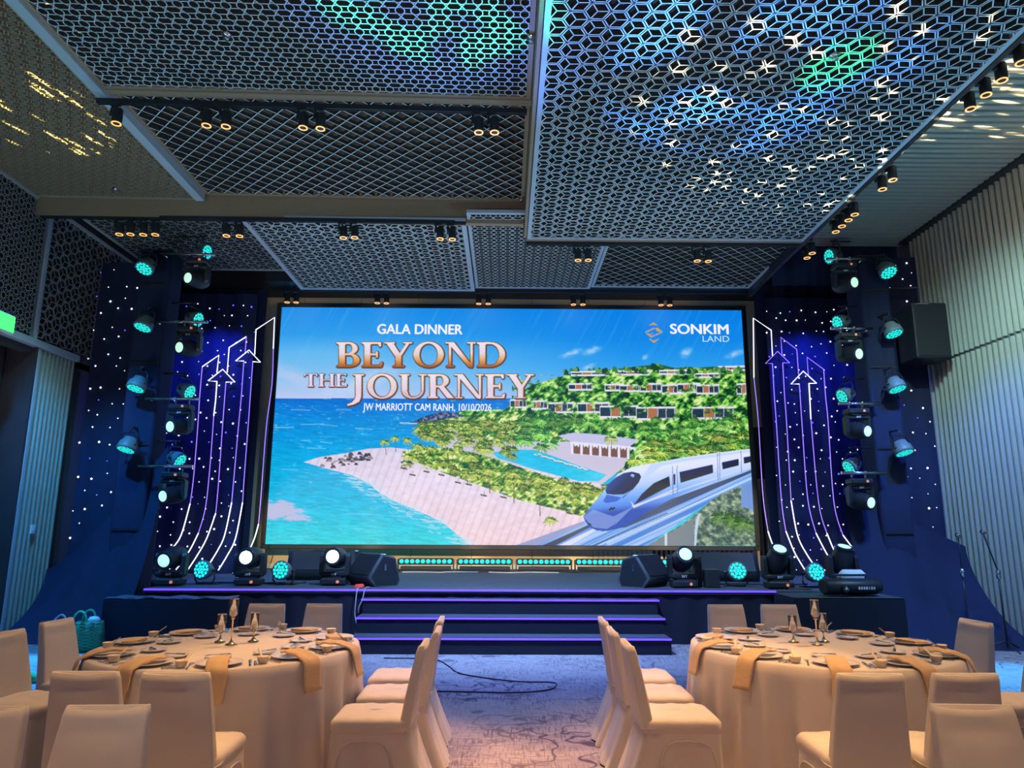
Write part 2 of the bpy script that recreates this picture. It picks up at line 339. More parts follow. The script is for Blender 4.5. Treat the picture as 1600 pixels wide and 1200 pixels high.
def pat_rings(r, px=0.147, py=0.155, rad=0.046, w=0.010):
    out = []; n = 10; cols = int((r[1] - r[0]) / px) + 2; rows = int((r[3] - r[2]) / py) + 2
    for i in range(cols):
        for j in range(rows):
            cx, cy = r[0] + 0.06 + i * px, r[2] + 0.07 + j * py
            pts = [(cx + rad * math.cos(2 * PI * k / n), cy + rad * 1.05 * math.sin(2 * PI * k / n)) for k in range(n)]
            out += [(pts[k], pts[(k + 1) % n], w) for k in range(n)]
            for s in (-1, 1):
                out.append(((cx + rad * 0.72, cy + s * rad * 0.8), (cx + px - rad * 0.72, cy + s * rad * 0.8), w))
                out.append(((cx + s * 0.026, cy + rad * 0.9), (cx - s * 0.026, cy + py - rad * 0.9), w))
    return out
def pat_hex(r, p=0.15, rad=0.047, w=0.014):
    out = []; n = 8; row = p * 0.866; cols = int((r[1] - r[0]) / p) + 2; rows = int((r[3] - r[2]) / row) + 2
    for j in range(rows):
        for i in range(cols):
            cx, cy = r[0] + i * p + (p / 2 if j % 2 else 0), r[2] + j * row
            pts = [(cx + rad * math.cos(2 * PI * (k + .5) / n), cy + rad * math.sin(2 * PI * (k + .5) / n)) for k in range(n)]
            out += [(pts[k], pts[(k + 1) % n], w) for k in range(n)]
            for a in (0, 60, 120):
                c, s = math.cos(math.radians(a)), math.sin(math.radians(a))
                for q in (-1, 1):
                    ox, oy = -s * q * 0.017, c * q * 0.017
                    out.append(((cx + c * rad * .92 + ox, cy + s * rad * .92 + oy), (cx + c * (p - rad * .92) + ox, cy + s * (p - rad * .92) + oy), w * 0.8))
    return out
def pat_blocks(r, a=0.206, w=0.011, wide=0.034):
    out = []; e = a / math.sqrt(3); cw = a * math.sqrt(3); cols = int((r[1] - r[0]) / cw) + 2; rows = int((r[3] - r[2]) / a) + 2
    for i in range(cols):
        for j in range(rows):
            for o in (0, 1):
                cx, cy = r[0] + i * cw + o * cw / 2, r[2] + j * a + o * a / 2
                for k in range(6):
                    t = math.radians(60 * k); c, s = math.cos(t), math.sin(t)
                    if k % 2: out.append(((cx, cy), (cx + e * c, cy + e * s), w))
                    else:
                        for q in (-1, 1):
                            ox, oy = -s * q * wide / 3.2, c * q * wide / 3.2
                            out.append(((cx + ox, cy + oy), (cx + e * c + ox, cy + e * s + oy), w))
    return out
def pat_diamond(r, d=0.228, w=0.010):
    out = []; W = r[1] - r[0]; H = r[3] - r[2]; k = -int(H / d) - 1
    while k * d < W + H:
        x = r[0] + k * d
        out.append(((x, r[2]), (x + H, r[3]), w)); out.append(((x + H - 0, r[2]), (x, r[3]), w)); k += 1
    return out
SHEAR = 0.028
def shear(me, k):
    me.transform(Matrix(((1, 0, 0, 0), (k, 1, 0, 0), (0, 0, 1, 0), (0, 0, 0, 1)))); return me
def ceiling_panel(label, rect, z, pat, matl, h=0.10, k=0.0, frame='trim', fw=0.05, fh=None, **kw):
    t = thing('ceiling_panel', label, 'ceiling panel', (0, 0, z), 0, 'openwork ceiling panels')
    inner = (rect[0] + fw * .8, rect[1] - fw * .8, rect[2] + fw * .8, rect[3] - fw * .8)
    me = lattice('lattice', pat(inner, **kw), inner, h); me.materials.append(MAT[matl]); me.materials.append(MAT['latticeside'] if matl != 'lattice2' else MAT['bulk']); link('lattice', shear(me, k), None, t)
    fh = fh or h + 0.02
    for nm, c, d in (('side_rail', (rect[0] + fw / 2, (rect[2] + rect[3]) / 2), (fw, rect[3] - rect[2])), ('side_rail', (rect[1] - fw / 2, (rect[2] + rect[3]) / 2), (fw, rect[3] - rect[2])),
                     ('end_rail', ((rect[0] + rect[1]) / 2, rect[2] + fw / 2), (rect[1] - rect[0] - 2 * fw, fw)), ('end_rail', ((rect[0] + rect[1]) / 2, rect[3] - fw / 2), (rect[1] - rect[0] - 2 * fw, fw))):
        link(nm, shear(MB().box((c[0], c[1], fh / 2 - 0.004), (d[0], d[1], fh)).mesh(nm), k), MAT[frame], t)
    return t
ceiling_panel('bronze openwork panel of small circles in the far left of the ceiling, with yellow streaks of light', (-6.98, -4.62, 3.0, 10.0), 6.34, pat_hex, 'lattice2', 0.04, SHEAR, 'lattice2')
ceiling_panel('openwork panel of chained circles at the top of the photo, left of the big cube panel', (-4.5, 0.26, 3.6, 7.24), 6.34, pat_rings, 'lattice', 0.045, SHEAR, 'bulk')
ceiling_panel('openwork panel of large diamonds behind the first row of spotlights', (-4.5, 0.26, 7.42, 9.98), 6.42, pat_diamond, 'lattice', 0.05, SHEAR, 'bulk')
ceiling_panel('largest openwork panel, tumbling-cube pattern, upper right of the ceiling', (0.32, 4.66, 3.4, 10.42), 5.99, pat_blocks, 'lattice', 0.05, 0.0, 'trim', 0.055, 0.30)
ceiling_panel('small openwork cube-pattern panel above the left part of the screen', (-4.0, -0.62, 9.95, 13.2), 6.07, pat_blocks, 'lattice', 0.035, 0.01, 'trim', 0.07)
ceiling_panel('small openwork circle-chain panel above the middle of the screen', (-0.60, 1.62, 9.75, 13.15), 6.12, pat_rings, 'lattice', 0.03, 0.0, 'trim', 0.05)
ceiling_panel('small openwork diamond panel above the right part of the screen', (1.64, 4.72, 9.9, 13.1), 6.14, pat_diamond, 'lattice', 0.035, 0.0, 'trim', 0.05)
ceiling_panel('dim openwork cube-pattern panel over the left lighting tower', (-6.9, -4.02, 9.98, 13.2), 6.44, pat_blocks, 'lattice3', 0.03, 0.012, 'lattice3', 0.05)
# long light-blue edge beam between the bronze panel and the middle panels
struct('trim_3', shear(MB().box((-4.56, 6.8, 6.36), (0.12, 6.3, 0.12)).mesh('trim'), SHEAR), MAT['trim'])
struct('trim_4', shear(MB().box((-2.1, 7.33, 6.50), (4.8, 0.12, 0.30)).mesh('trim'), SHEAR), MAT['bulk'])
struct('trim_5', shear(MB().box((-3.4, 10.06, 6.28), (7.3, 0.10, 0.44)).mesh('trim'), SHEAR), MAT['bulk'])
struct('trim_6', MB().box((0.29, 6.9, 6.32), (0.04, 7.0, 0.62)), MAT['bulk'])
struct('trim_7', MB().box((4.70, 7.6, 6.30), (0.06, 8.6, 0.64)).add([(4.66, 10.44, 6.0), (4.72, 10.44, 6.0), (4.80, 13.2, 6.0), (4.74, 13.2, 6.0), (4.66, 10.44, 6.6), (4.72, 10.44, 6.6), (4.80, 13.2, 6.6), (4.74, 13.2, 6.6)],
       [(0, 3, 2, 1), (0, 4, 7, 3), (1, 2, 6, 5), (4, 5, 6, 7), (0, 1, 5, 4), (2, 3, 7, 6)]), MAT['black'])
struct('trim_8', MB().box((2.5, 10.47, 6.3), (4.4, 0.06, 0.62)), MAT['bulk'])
struct('trim_9', MB().box((0.1, 13.45, 6.40), (9.6, 0.5, 0.31)), MAT['black'])
# slatted strip of ceiling at the right
sc_ = struct('trim_10', MB().box((6.0, 7.6, 6.74), (2.6, 9.4, 0.04)), MAT['void'])
ms = MB().box((0, 0, 0), (2.52, 0.075, 0.07)).mesh('slat')
y = 3.3
while y < 12.2:
    o = link('slat', ms, MAT['slat'], sc_); o.location = (6.0, y, 6.67); y += 0.128
# lattice over the left wall above the header
for (y0, y1, pt, mt, lb) in ((3.2, 10.08, pat_hex, 'lattice3', 'openwork screen of small circles high on the left wall, nearer the camera'), (10.2, 13.4, pat_blocks, 'lattice3', 'openwork cube-pattern screen high on the left wall, nearer the stage')):
    r = (y0, y1, 4.3, 6.3 if y0 > 9 else 6.32)
    me = lattice('lattice', pt(r), r, 0.035)
    me.transform(Matrix(((0, 0, -1, XL + 0.04), (1, 0, 0, 0), (0, 1, 0, 0), (0, 0, 0, 1)))); me.flip_normals()
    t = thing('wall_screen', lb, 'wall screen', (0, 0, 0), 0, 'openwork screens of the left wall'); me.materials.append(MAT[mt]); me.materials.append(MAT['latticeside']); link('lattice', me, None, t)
    link('edge_post', MB().box((XL + 0.02, y0 - 0.03, 5.3), (0.08, 0.06, 2.06)).mesh('edge_post'), MAT['trim'], t)
    link('top_rail', MB().box((XL + 0.02, (y0 + y1) / 2, 6.33), (0.08, y1 - y0, 0.05)).mesh('top_rail'), MAT['lattice3'], t)
# ================================================================ TRACK LIGHTS
def track(label, p0, p1):
    p0 = Vector(p0); p1 = Vector(p1); mb = MB(); d = p1 - p0; L = d.length
    mb.box((L / 2, 0, 0), (L, 0.05, 0.05)); mb.box((L / 2, -0.018, -0.029), (L, 0.008, 0.01)); mb.box((L / 2, 0.018, -0.029), (L, 0.008, 0.01))
    o = single('light_track', mb, MAT['black'], label, 'light track', 'ceiling light tracks', p0, math.atan2(d.y, d.x)); return o
TZ = 6.24
track('black light track under the circle panel, holding the nearest row of seven spotlights', (-4.6, 7.33 - 0.13, TZ), (0.22, 7.33, TZ))
track('black light track along the bulkhead, left, over the small cube panel', (-6.9, 9.86, 6.06), (-0.62, 9.97, 6.06))
track('black light track along the far edge of the largest cube panel', (0.3, 10.53, 5.97), (4.6, 10.53, 5.97))
track('black light track running away along the right edge of the largest cube panel', (4.78, 4.6, 6.16), (4.86, 11.0, 6.16))
track('black light track in front of the top edge of the big screen', (-4.7, 13.6, 6.22), (4.9, 13.6, 6.22))
def make_spot():
    t = thing('track_spotlight', 'x', 'spotlight', (0, 0, 0))
    part('adapter', MB().box((0, 0, -0.015), (0.11, 0.035, 0.03)).cyl((-0.035, 0, -0.03), (-0.035, 0, -0.09), 0.012, n=8), MAT['black'], t)
    part('yoke', MB().box((-0.035, 0, -0.10), (0.03, 0.03, 0.09)).cyl((-0.05, 0, -0.13), (0.0, 0, -0.13), 0.02, n=10), MAT['black'], t)
    part('body', MB().lathe([(0.035, 0), (0.052, 0.01), (0.055, 0.03), (0.055, 0.17), (0.05, 0.178)], 16, (0.035, 0, -0.25)), MAT['black'], t)
    part('reflector', MB().lathe([(0.0, 0.02), (0.030, 0.012), (0.047, 0.0), (0.052, 0.002), (0.052, 0.012)], 16, (0.035, 0, -0.256), caps=False), MAT['lamp'], t, 'glowing amber reflector')
    return t
sp0 = make_spot(); sp_used = [False]
def spots(pts, z, names, group):
    for p, nm in zip(pts, names):
        t = sp0 if not sp_used[0] else dup(sp0); sp_used[0] = True
        t.location = (p[0], p[1], z); t['label'] = nm; t['group'] = group; t.rotation_euler = (0, 0, random.uniform(-0.3, 0.3))
ORD = ['first', 'second', 'third', 'fourth', 'fifth', 'sixth', 'seventh', 'eighth', 'ninth', 'tenth', 'eleventh', 'twelfth']
spots([(x, 7.33 + 0.028 * (x - 0.2)) for x in (-4.39, -3.4, -3.19, -2.33, -2.14, -0.36, -0.18)], TZ - 0.03,
      ['black spotlight alone at the left end of the nearest track'] + ['%s black spotlight of the %s pair on the nearest track' % (a, b) for b in ('left', 'middle', 'right') for a in ('left', 'right')], 'spotlights of the nearest track')
spots([(x, 9.97 + 0.0175 * x) for x in (-5.76, -5.59, -5.41, -5.23, -4.19, -4.0, -2.47, -2.3, -1.03, -0.85)], 6.03,
      ['%s spotlight from the left in the group of four on the bulkhead track' % ORD[k] for k in range(4)] +
      ['%s spotlight of the pair %s on the bulkhead track' % (a, b) for b in ('next to the group of four', 'in the middle', 'furthest right') for a in ('left', 'right')], 'spotlights of the bulkhead track')
spots([(x, 10.53) for x in (1.09, 1.25, 2.97, 3.15)], 5.94, ['%s spotlight of the %s pair below the far edge of the largest panel' % (a, b) for b in ('left', 'right') for a in ('left', 'right')], 'spotlights of the far edge track')
spots([(4.78 + 0.0125 * (y - 4.6), y) for y in (5.9, 6.15, 6.4, 6.65, 8.2, 8.45, 9.2, 9.4, 9.6, 9.8, 10.65, 10.85)], 6.13,
      ['%s spotlight from the camera end of the track along the right edge' % ORD[k] for k in range(12)], 'spotlights of the right edge track')
spots([(x, 13.6) for x in (-4.42, -4.24, -2.62, -2.44, -0.59, -0.4, 1.31, 1.5, 3.07, 3.25)], 6.19,
      ['%s spotlight of the %s pair from the left above the screen edge' % (a, b) for b in ORD[:5] for a in ('left', 'right')], 'spotlights above the screen')
for k, (p, lb) in enumerate((((353, 60), 'small chrome sprinkler in the circle panel, left'), ((830, 65), 'small chrome sprinkler near the right edge of the circle panel'), ((498, 305), 'small chrome sprinkler in the big diamond panel, left'),
                             ((815, 312), 'small chrome sprinkler in the big diamond panel, right corner'), ((180, 300), 'small chrome sprinkler in the bronze panel'), ((1305, 92), 'small chrome sprinkler in the largest cube panel'))):
    z = (6.28, 6.28, 6.38, 6.38, 6.29, 5.945)[k]; q = PZ(p[0], p[1], z)
    mb = MB().lathe([(0.05, 0.045), (0.05, 0.035), (0.02, 0.03), (0.012, 0.0), (0.03, -0.004), (0.03, -0.008), (0.0, -0.01)], 12)
    single('sprinkler', mb, MAT['steel'], lb, 'sprinkler', 'ceiling sprinklers', q)
mb = MB().box((0, 0, 0), (0.04, 0.34, 0.22))
t = thing('exit_sign', 'green lit exit sign on the left wall above the header', 'exit sign', PY(6, 503, 9.2) + Vector((0.02, 0, 0)))
part('housing', MB().bevbox((-0.03, 0, 0), (0.05, 0.38, 0.26), 0.01), MAT['white'], t); part('lit_face', MB().box((0.005, 0, 0), (0.012, 0.34, 0.22)), MAT['exitg'], t)
q = PY(69, 827, 10.75)
t = thing('wall_switch', 'white switch plate on the ribbed pier of the left wall', 'switch', (XL + 0.03, 10.72, q.z)); part('plate', MB().bevbox((0, 0, 0), (0.02, 0.09, 0.13), 0.006), MAT['white'], t); part('rocker', MB().box((0.013, 0, 0), (0.008, 0.03, 0.05)), MAT['china'], t)
t = thing('wall_sign', 'small dark sign with white lettering on the fluted right wall', 'sign', (XR - 0.03, 9.42, PY(1592, 878, 9.4).z))
part('plate', MB().bevbox((0, 0, 0), (0.02, 0.62, 0.12), 0.005), MAT['blackplastic'], t)
for k in range(5): part('lettering', MB().box((-0.014, -0.20 + 0.055 * k, 0.012), (0.004, 0.036, 0.034)), MAT['textw'], t)
# ================================================================ STAGE
SZ, SY = 0.72, 10.15
st = thing('stage', 'black carpeted stage with violet edge light below the big screen', 'stage', (0, 0, 0))
part('deck', MB().bevbox((0.07, (SY + 14.55) / 2, SZ - 0.03), (10.1, 14.55 - SY, 0.06), 0.008).bevbox((-5.6, 13.1, SZ - 0.03), (1.5, 2.8, 0.055), 0.008).bevbox((6.0, 13.1, SZ - 0.03), (1.9, 2.8, 0.055), 0.008), MAT['stagecloth'], st)
sk = MB(); n = 160
sk.loft([[(-4.95 + 10.05 * k / n, SY + 0.025 + 0.012 * math.sin(k * 1.1), z) for k in range(n + 1)] for z in (0.005, 0.36, SZ - 0.06)], False, True, None, False)
part('skirt', sk, MAT['skirt'], st); part('led_strip', MB().box((-0.6, SY - 0.012, SZ - 0.012), (8.72, 0.022, 0.024)), MAT['ledstrip'], st, 'violet light strip')
stp = thing('stage_steps', 'three black carpeted steps with violet light strips leading up to the stage', 'steps', (0.08, 0, 0))
for k, (y0, z) in enumerate(((9.37, 0.2), (9.70, 0.405), (10.03, 0.605))):
    s = part('step', MB().bevbox((0, (y0 + SY) / 2 - 0.002 * k, z / 2), (4.06 - 0.02 * k, SY - y0 - 0.01, z - 0.002 * k), 0.008), MAT['skirt'], stp)
    part('led_strip', MB().box((0, y0 - 0.01, z - 0.012), (4.06, 0.018, 0.022)), MAT['ledstrip'], s)
    part('tread', MB().box((0, (y0 + min(y0 + 0.33, SY)) / 2, z + 0.003), (4.03, min(0.31, SY - y0 - 0.02), 0.006)), MAT['stagecloth'], s)
def black_box(x0, x1, y0, y1, z, lb, wr=False):
    t = thing('equipment_box', lb, 'box', ((x0 + x1) / 2, (y0 + y1) / 2, 0), 0, 'cloth covered boxes beside the steps'); W, D = x1 - x0, y1 - y0
    part('box_body', MB().bevbox((0, 0, z / 2), (W, D, z - 0.012), 0.015), MAT['skirt'], t)
    mb = MB(); nx, ny = 40, 10; vs = []
    for j in range(ny + 1):
        for i in range(nx + 1):
            u, v = i / nx, j / ny; vs.append((-W / 2 + W * u, -D / 2 + D * v, z - 0.004 + (0.012 * (math.sin(u * 21 + 3 * v) * math.sin(v * 5 + u * 6) + 0.4) if wr else 0.003)))
    mb.add(vs, [(j * (nx + 1) + i, j * (nx + 1) + i + 1, (j + 1) * (nx + 1) + i + 1, (j + 1) * (nx + 1) + i) for j in range(ny) for i in range(nx)], True)
    part('top_cloth', mb, mat('glossy_top_cloth', (0.16, 0.17, 0.2), 0.4) if wr else MAT['stagecloth'], t)
black_box(-5.28, -3.62, 9.72, 10.12, 0.625, 'black cloth covered box left of the steps with a crumpled shiny top', True)
black_box(3.72, 5.16, 9.42, 10.13, 0.695, 'black box right of the steps carrying the fog machine')
# ---------------------------------------------------------------- light towers, star cloths, drapes
for s, x0, x1, lb in ((-1, -6.0, -5.5, 'tall black cloth wrapped light tower left of the stage'), (1, 5.80, 6.28, 'tall black cloth wrapped light tower right of the stage')):
    t = thing('light_tower', lb, 'light tower', ((x0 + x1) / 2, 11.25, 0)); W = x1 - x0
    def ring(z, g=0): 
        return [(W / 2 * math.copysign(1, math.cos(a)) * min(1, abs(math.cos(a)) * 1.35) + g * math.sin(z * 3 + a * 3), 0.24 * math.copysign(1, math.sin(a)) * min(1, abs(math.sin(a)) * 1.35) + 0.006 * math.sin(a * 9), z) for a in [2 * PI * (k + .5) / 40 for k in range(40)]]
    part('cloth_wrap', MB().loft([ring(z, 0.008) for z in (0.02, 0.6, 1.2, 1.8, 2.4, 3.0, 3.6, 4.2, 4.8, 5.4, 5.97)]), MAT['drape'], t)
    part('top_plate', MB().box((0, 0, 5.99), (W + 0.04, 0.5, 0.03)), MAT['black'], t)
    for z in (1.5, 2.8, 4.1, 5.4): part('ratchet_strap', MB().box((0, -0.255, z), (W * 0.9, 0.01, 0.03)), MAT['black'], t)
def star_cloth(lb, x0, x1, z0, z1, y, stars, dens):
    t = thing('star_cloth', lb, 'star cloth', (0, y, 0), 0, 'star cloths'); n = max(12, int((x1 - x0) / 0.06))
    mb = MB(); mb.loft([[(x0 + (x1 - x0) * k / n, 0.02 * math.sin(k * 0.9) + 0.01 * math.sin(k * 2.3 + z), z) for k in range(n + 1)] for z in np.linspace(z0, z1, 9)], False, True, None, False)
    part('cloth', mb, MAT['drape'], t)
    a, b = MB(), MB(); r_ = random.Random(int(abs(x0) * 100)); cell = dens; z = z0 + 0.05; row = 0
    while z < z1 - 0.05:
        x = x0 + (cell / 2 if row % 2 else 0) + 0.04
        while x < x1 - 0.03:
            px, pz = x + r_.uniform(-.3, .3) * cell, z + r_.uniform(-.3, .3) * cell; x += cell
            if stars(px, pz): 
                m = b if r_.random() < 0.17 else a; rr = 0.016 * r_.uniform(0.6, 1.4)
                m.add([(px, -0.05, pz), (px - rr, -0.04, pz), (px, -0.04, pz - rr), (px + rr, -0.04, pz), (px, -0.04, pz + rr)], [(0, 1, 2), (0, 2, 3), (0, 3, 4), (0, 4, 1), (1, 4, 3, 2)])
        z += cell; row += 1
    p = part('white_stars', a, MAT['starw'], t, 'white star lights'); p['kind'] = 'stuff'
    p = part('blue_stars', b, MAT['starb'], t, 'blue star lights'); p['kind'] = 'stuff'
    return t
star_cloth('dark star cloth with light arrows between the left tower and the screen', -6.75, -4.86, 0.73, 6.0, 13.25, lambda x, z: True, 0.225)
star_cloth('dark star cloth with light arrows between the screen and the right tower', 5.06, 7.0, 0.73, 6.0, 13.25, lambda x, z: True, 0.225)
star_cloth('dark star cloth left of the left tower, beside the ribbed pier', -6.95, -6.02, 0.3, 6.0, 11.6, lambda x, z: z > 1.1 + (x + 6.95) * 1.2, 0.25)
star_cloth('dark star cloth right of the right tower, beside the fluted wall', 6.26, 7.12, 0.3, 6.2, 11.6, lambda x, z: z > 1.4 and not (3.9 < z < 5.3 and x > 6.45), 0.25)
bd = MB().loft([[(x, 13.9 + 0.03 * math.sin(x * 14), z) for x in np.linspace(-7, -4.9, 60)] for z in (0.74, 6.3)], False, True, None, False)
single('backing_drape', bd, MAT['drape'], 'plain black drape behind the left star cloth', 'drape', 'backing drapes')
bd = MB().loft([[(x, 13.9 + 0.03 * math.sin(x * 14), z) for x in np.linspace(5.1, 7.2, 60)] for z in (0.74, 6.5)], False, True, None, False)
single('backing_drape', bd, MAT['drape'], 'plain black drape behind the right star cloth', 'drape', 'backing drapes')
single('valance', MB().loft([[(x, 12.25 + 0.02 * math.sin(x * 17), z) for x in np.linspace(4.85, 7.2, 70)] for z in (5.9, 6.7)], False, True, None, False), MAT['drape'], 'short black valance at the end of the slatted ceiling strip, upper right', 'drape')
# sweeping floor drapes
def sweep(lb, xs, hfun, yb, yf):
    mb = MB(); nx, nv = 48, 20; vs = []
    for j in range(nv + 1):
        v = j / nv
        for i in range(nx + 1):
            u = i / nx; x = xs[0] + (xs[1] - xs[0]) * u; h = hfun(u)
            yy = yb + (yf(u) - yb) * (v ** 1.6) ; z = h * (1 - v) ** 1.5 + 0.004
            k = 0.02 * math.sin(u * 26 + v * 2) * (1 - abs(2 * v - 1)) + 0.03 * math.sin(u * 9 + v * 5) * v * (1 - v) * 4
            vs.append((x, yy + k, max(0.004, z + k * 0.6 * (1 - v))))
    mb.add(vs, [(j * (nx + 1) + i, (j + 1) * (nx + 1) + i, (j + 1) * (nx + 1) + i + 1, j * (nx + 1) + i + 1) for j in range(nv) for i in range(nx)], True)
    return single('floor_drape', mb, MAT['drape'], lb, 'drape', 'sweeping floor drapes')
sweep('black drape sweeping down to the carpet from the left tower', (-6.96, -5.3), lambda u: 0.9 + 1.9 * u ** 1.3, 11.15, lambda u: 10.05 - 0.1 * u)
sweep('black drape sweeping down to the carpet from the right tower to the fluted wall', (5.3, 7.12), lambda u: 2.2 - 0.9 * u ** 0.9, 11.15, lambda u: 9.9 - 0.25 * u)
t = thing('hanging_speaker', 'black boxy speaker cabinet high beside the fluted right wall', 'speaker', (6.80, 11.1, 4.68))
part('cabinet', MB().bevbox((0, 0, 0), (0.56, 0.5, 0.92), 0.02), MAT['blackplastic'], t); part('grille', MB().box((0, -0.255, -0.02), (0.5, 0.012, 0.8)), MAT['black'], t)
part('handle', MB().box((-0.12, -0.265, 0.43), (0.2, 0.03, 0.02)), MAT['steel'], t); part('rigging_bar', MB().tube([(0, 0, 0.45), (0, 0, 0.8), (-0.5, 0.1, 0.8)], 0.02), MAT['black'], t)
# ---------------------------------------------------------------- arrow light tubes on the inner star cloths
YT = 13.17
def curve_pts(pts, n=5):
    out = []
    for i in range(len(pts) - 1):
        p0 = pts[max(i - 1, 0)]; p1 = pts[i]; p2 = pts[i + 1]; p3 = pts[min(i + 2, len(pts) - 1)]
        for k in range(n):
            t = k / n; out.append(tuple(0.5 * (2 * p1[a] + (p2[a] - p0[a]) * t + (2 * p0[a] - 5 * p1[a] + 4 * p2[a] - p3[a]) * t * t + (3 * p1[a] - p0[a] - 3 * p2[a] + p3[a]) * t ** 3) for a in (0, 1)))
    return out + [pts[-1]]
def neon(lb, polys, Y=YT):
    t = thing('arrow_light', lb, 'light sign', (0, 0, 0), 0, 'arrow light drawings')
    for pts, mt, smooth in polys:
        pp = curve_pts(pts) if smooth else pts
        part('light_tube', MB().tube([PY(a, b, Y) for a, b in pp], 0.010 if mt == 'ledw' else 0.0075, 6), MAT[mt], t)
    return t
W_, P_ = 'ledw', 'ledp'
neon('rising arrow outlines of white and violet light tubes left of the screen', [
    ([(398, 554), (400, 515), (429, 496), (427, 545)], W_, 0), ([(427, 545), (425, 600), (416, 668), (408, 773), (404, 819)], P_, 1), ([(404, 819), (398, 840), (389, 861), (380, 878), (368, 892)], W_, 1),
    ([(355, 582), (358, 543), (385, 526)], W_, 0), ([(385, 526), (383, 551)], P_, 0), ([(339, 582), (342, 555), (316, 573)], W_, 0),
    ([(381, 564), (368, 564), (389, 547), (407, 566), (395, 565)], W_, 0), ([(339, 596), (325, 595), (348, 577), (367, 597), (353, 597)], W_, 0),
    ([(316, 573), (312, 620), (308, 680), (302, 750), (297, 787)], P_, 1), ([(297, 787), (283, 836), (268, 858), (255, 873), (245, 884)], W_, 1),
    ([(339, 596), (337, 625), (334, 650)], W_, 0), ([(334, 650), (328, 730), (321, 793), (310, 833)], P_, 1), ([(310, 833), (298, 857), (285, 877), (275, 890)], W_, 1),
    ([(353, 597), (348, 662), (341, 760), (337, 802)], P_, 1), ([(337, 802), (323, 841), (308, 868), (293, 891)], W_, 1),
    ([(381, 564), (377, 620), (373, 662), (366, 740), (362, 785)], P_, 1), ([(362, 785), (351, 836), (340, 860), (327, 881)], W_, 1),
    ([(395, 565), (391, 620), (388, 662), (382, 740), (379, 785)], P_, 1), ([(379, 785), (368, 841), (355, 868), (341, 891)], W_, 1)])
neon('rising arrow outlines of white and violet light tubes right of the screen', [
    ([(1207, 556), (1205, 516), (1177, 497), (1178, 590)], W_, 0), ([(1178, 590), (1185, 660), (1192, 773), (1200, 830)], P_, 1), ([(1200, 830), (1205, 845), (1211, 860), (1219, 880)], W_, 1),
    ([(1222, 556), (1220, 527), (1245, 546), (1248, 588)], P_, 0), ([(1263, 588), (1261, 558), (1287, 577)], P_, 0),
    ([(1207, 568), (1196, 568), (1215, 549), (1234, 567), (1223, 567)], P_, 0), ([(1249, 600), (1236, 600), (1255, 580), (1276, 599), (1264, 599)], W_, 0),
    ([(1207, 568), (1210, 620), (1213, 660), (1221, 782), (1228, 830)], P_, 1), ([(1228, 830), (1240, 860), (1250, 878), (1260, 894)], W_, 1),
    ([(1223, 567), (1226, 620), (1229, 660), (1236, 782)], P_, 1), ([(1236, 782), (1246, 836), (1260, 865), (1275, 887)], W_, 1),
    ([(1249, 600), (1251, 630), (1253, 660), (1262, 779), (1275, 833)], P_, 1), ([(1275, 833), (1290, 862), (1309, 894)], W_, 1),
    ([(1264, 599), (1267, 655)], W_, 0), ([(1267, 655), (1279, 785), (1292, 833)], P_, 1), ([(1292, 833), (1302, 857), (1313, 877)], W_, 1),
    ([(1287, 577), (1290, 620), (1294, 660), (1303, 785), (1317, 836)], P_, 1), ([(1317, 836), (1340, 866), (1367, 897)], W_, 1)])
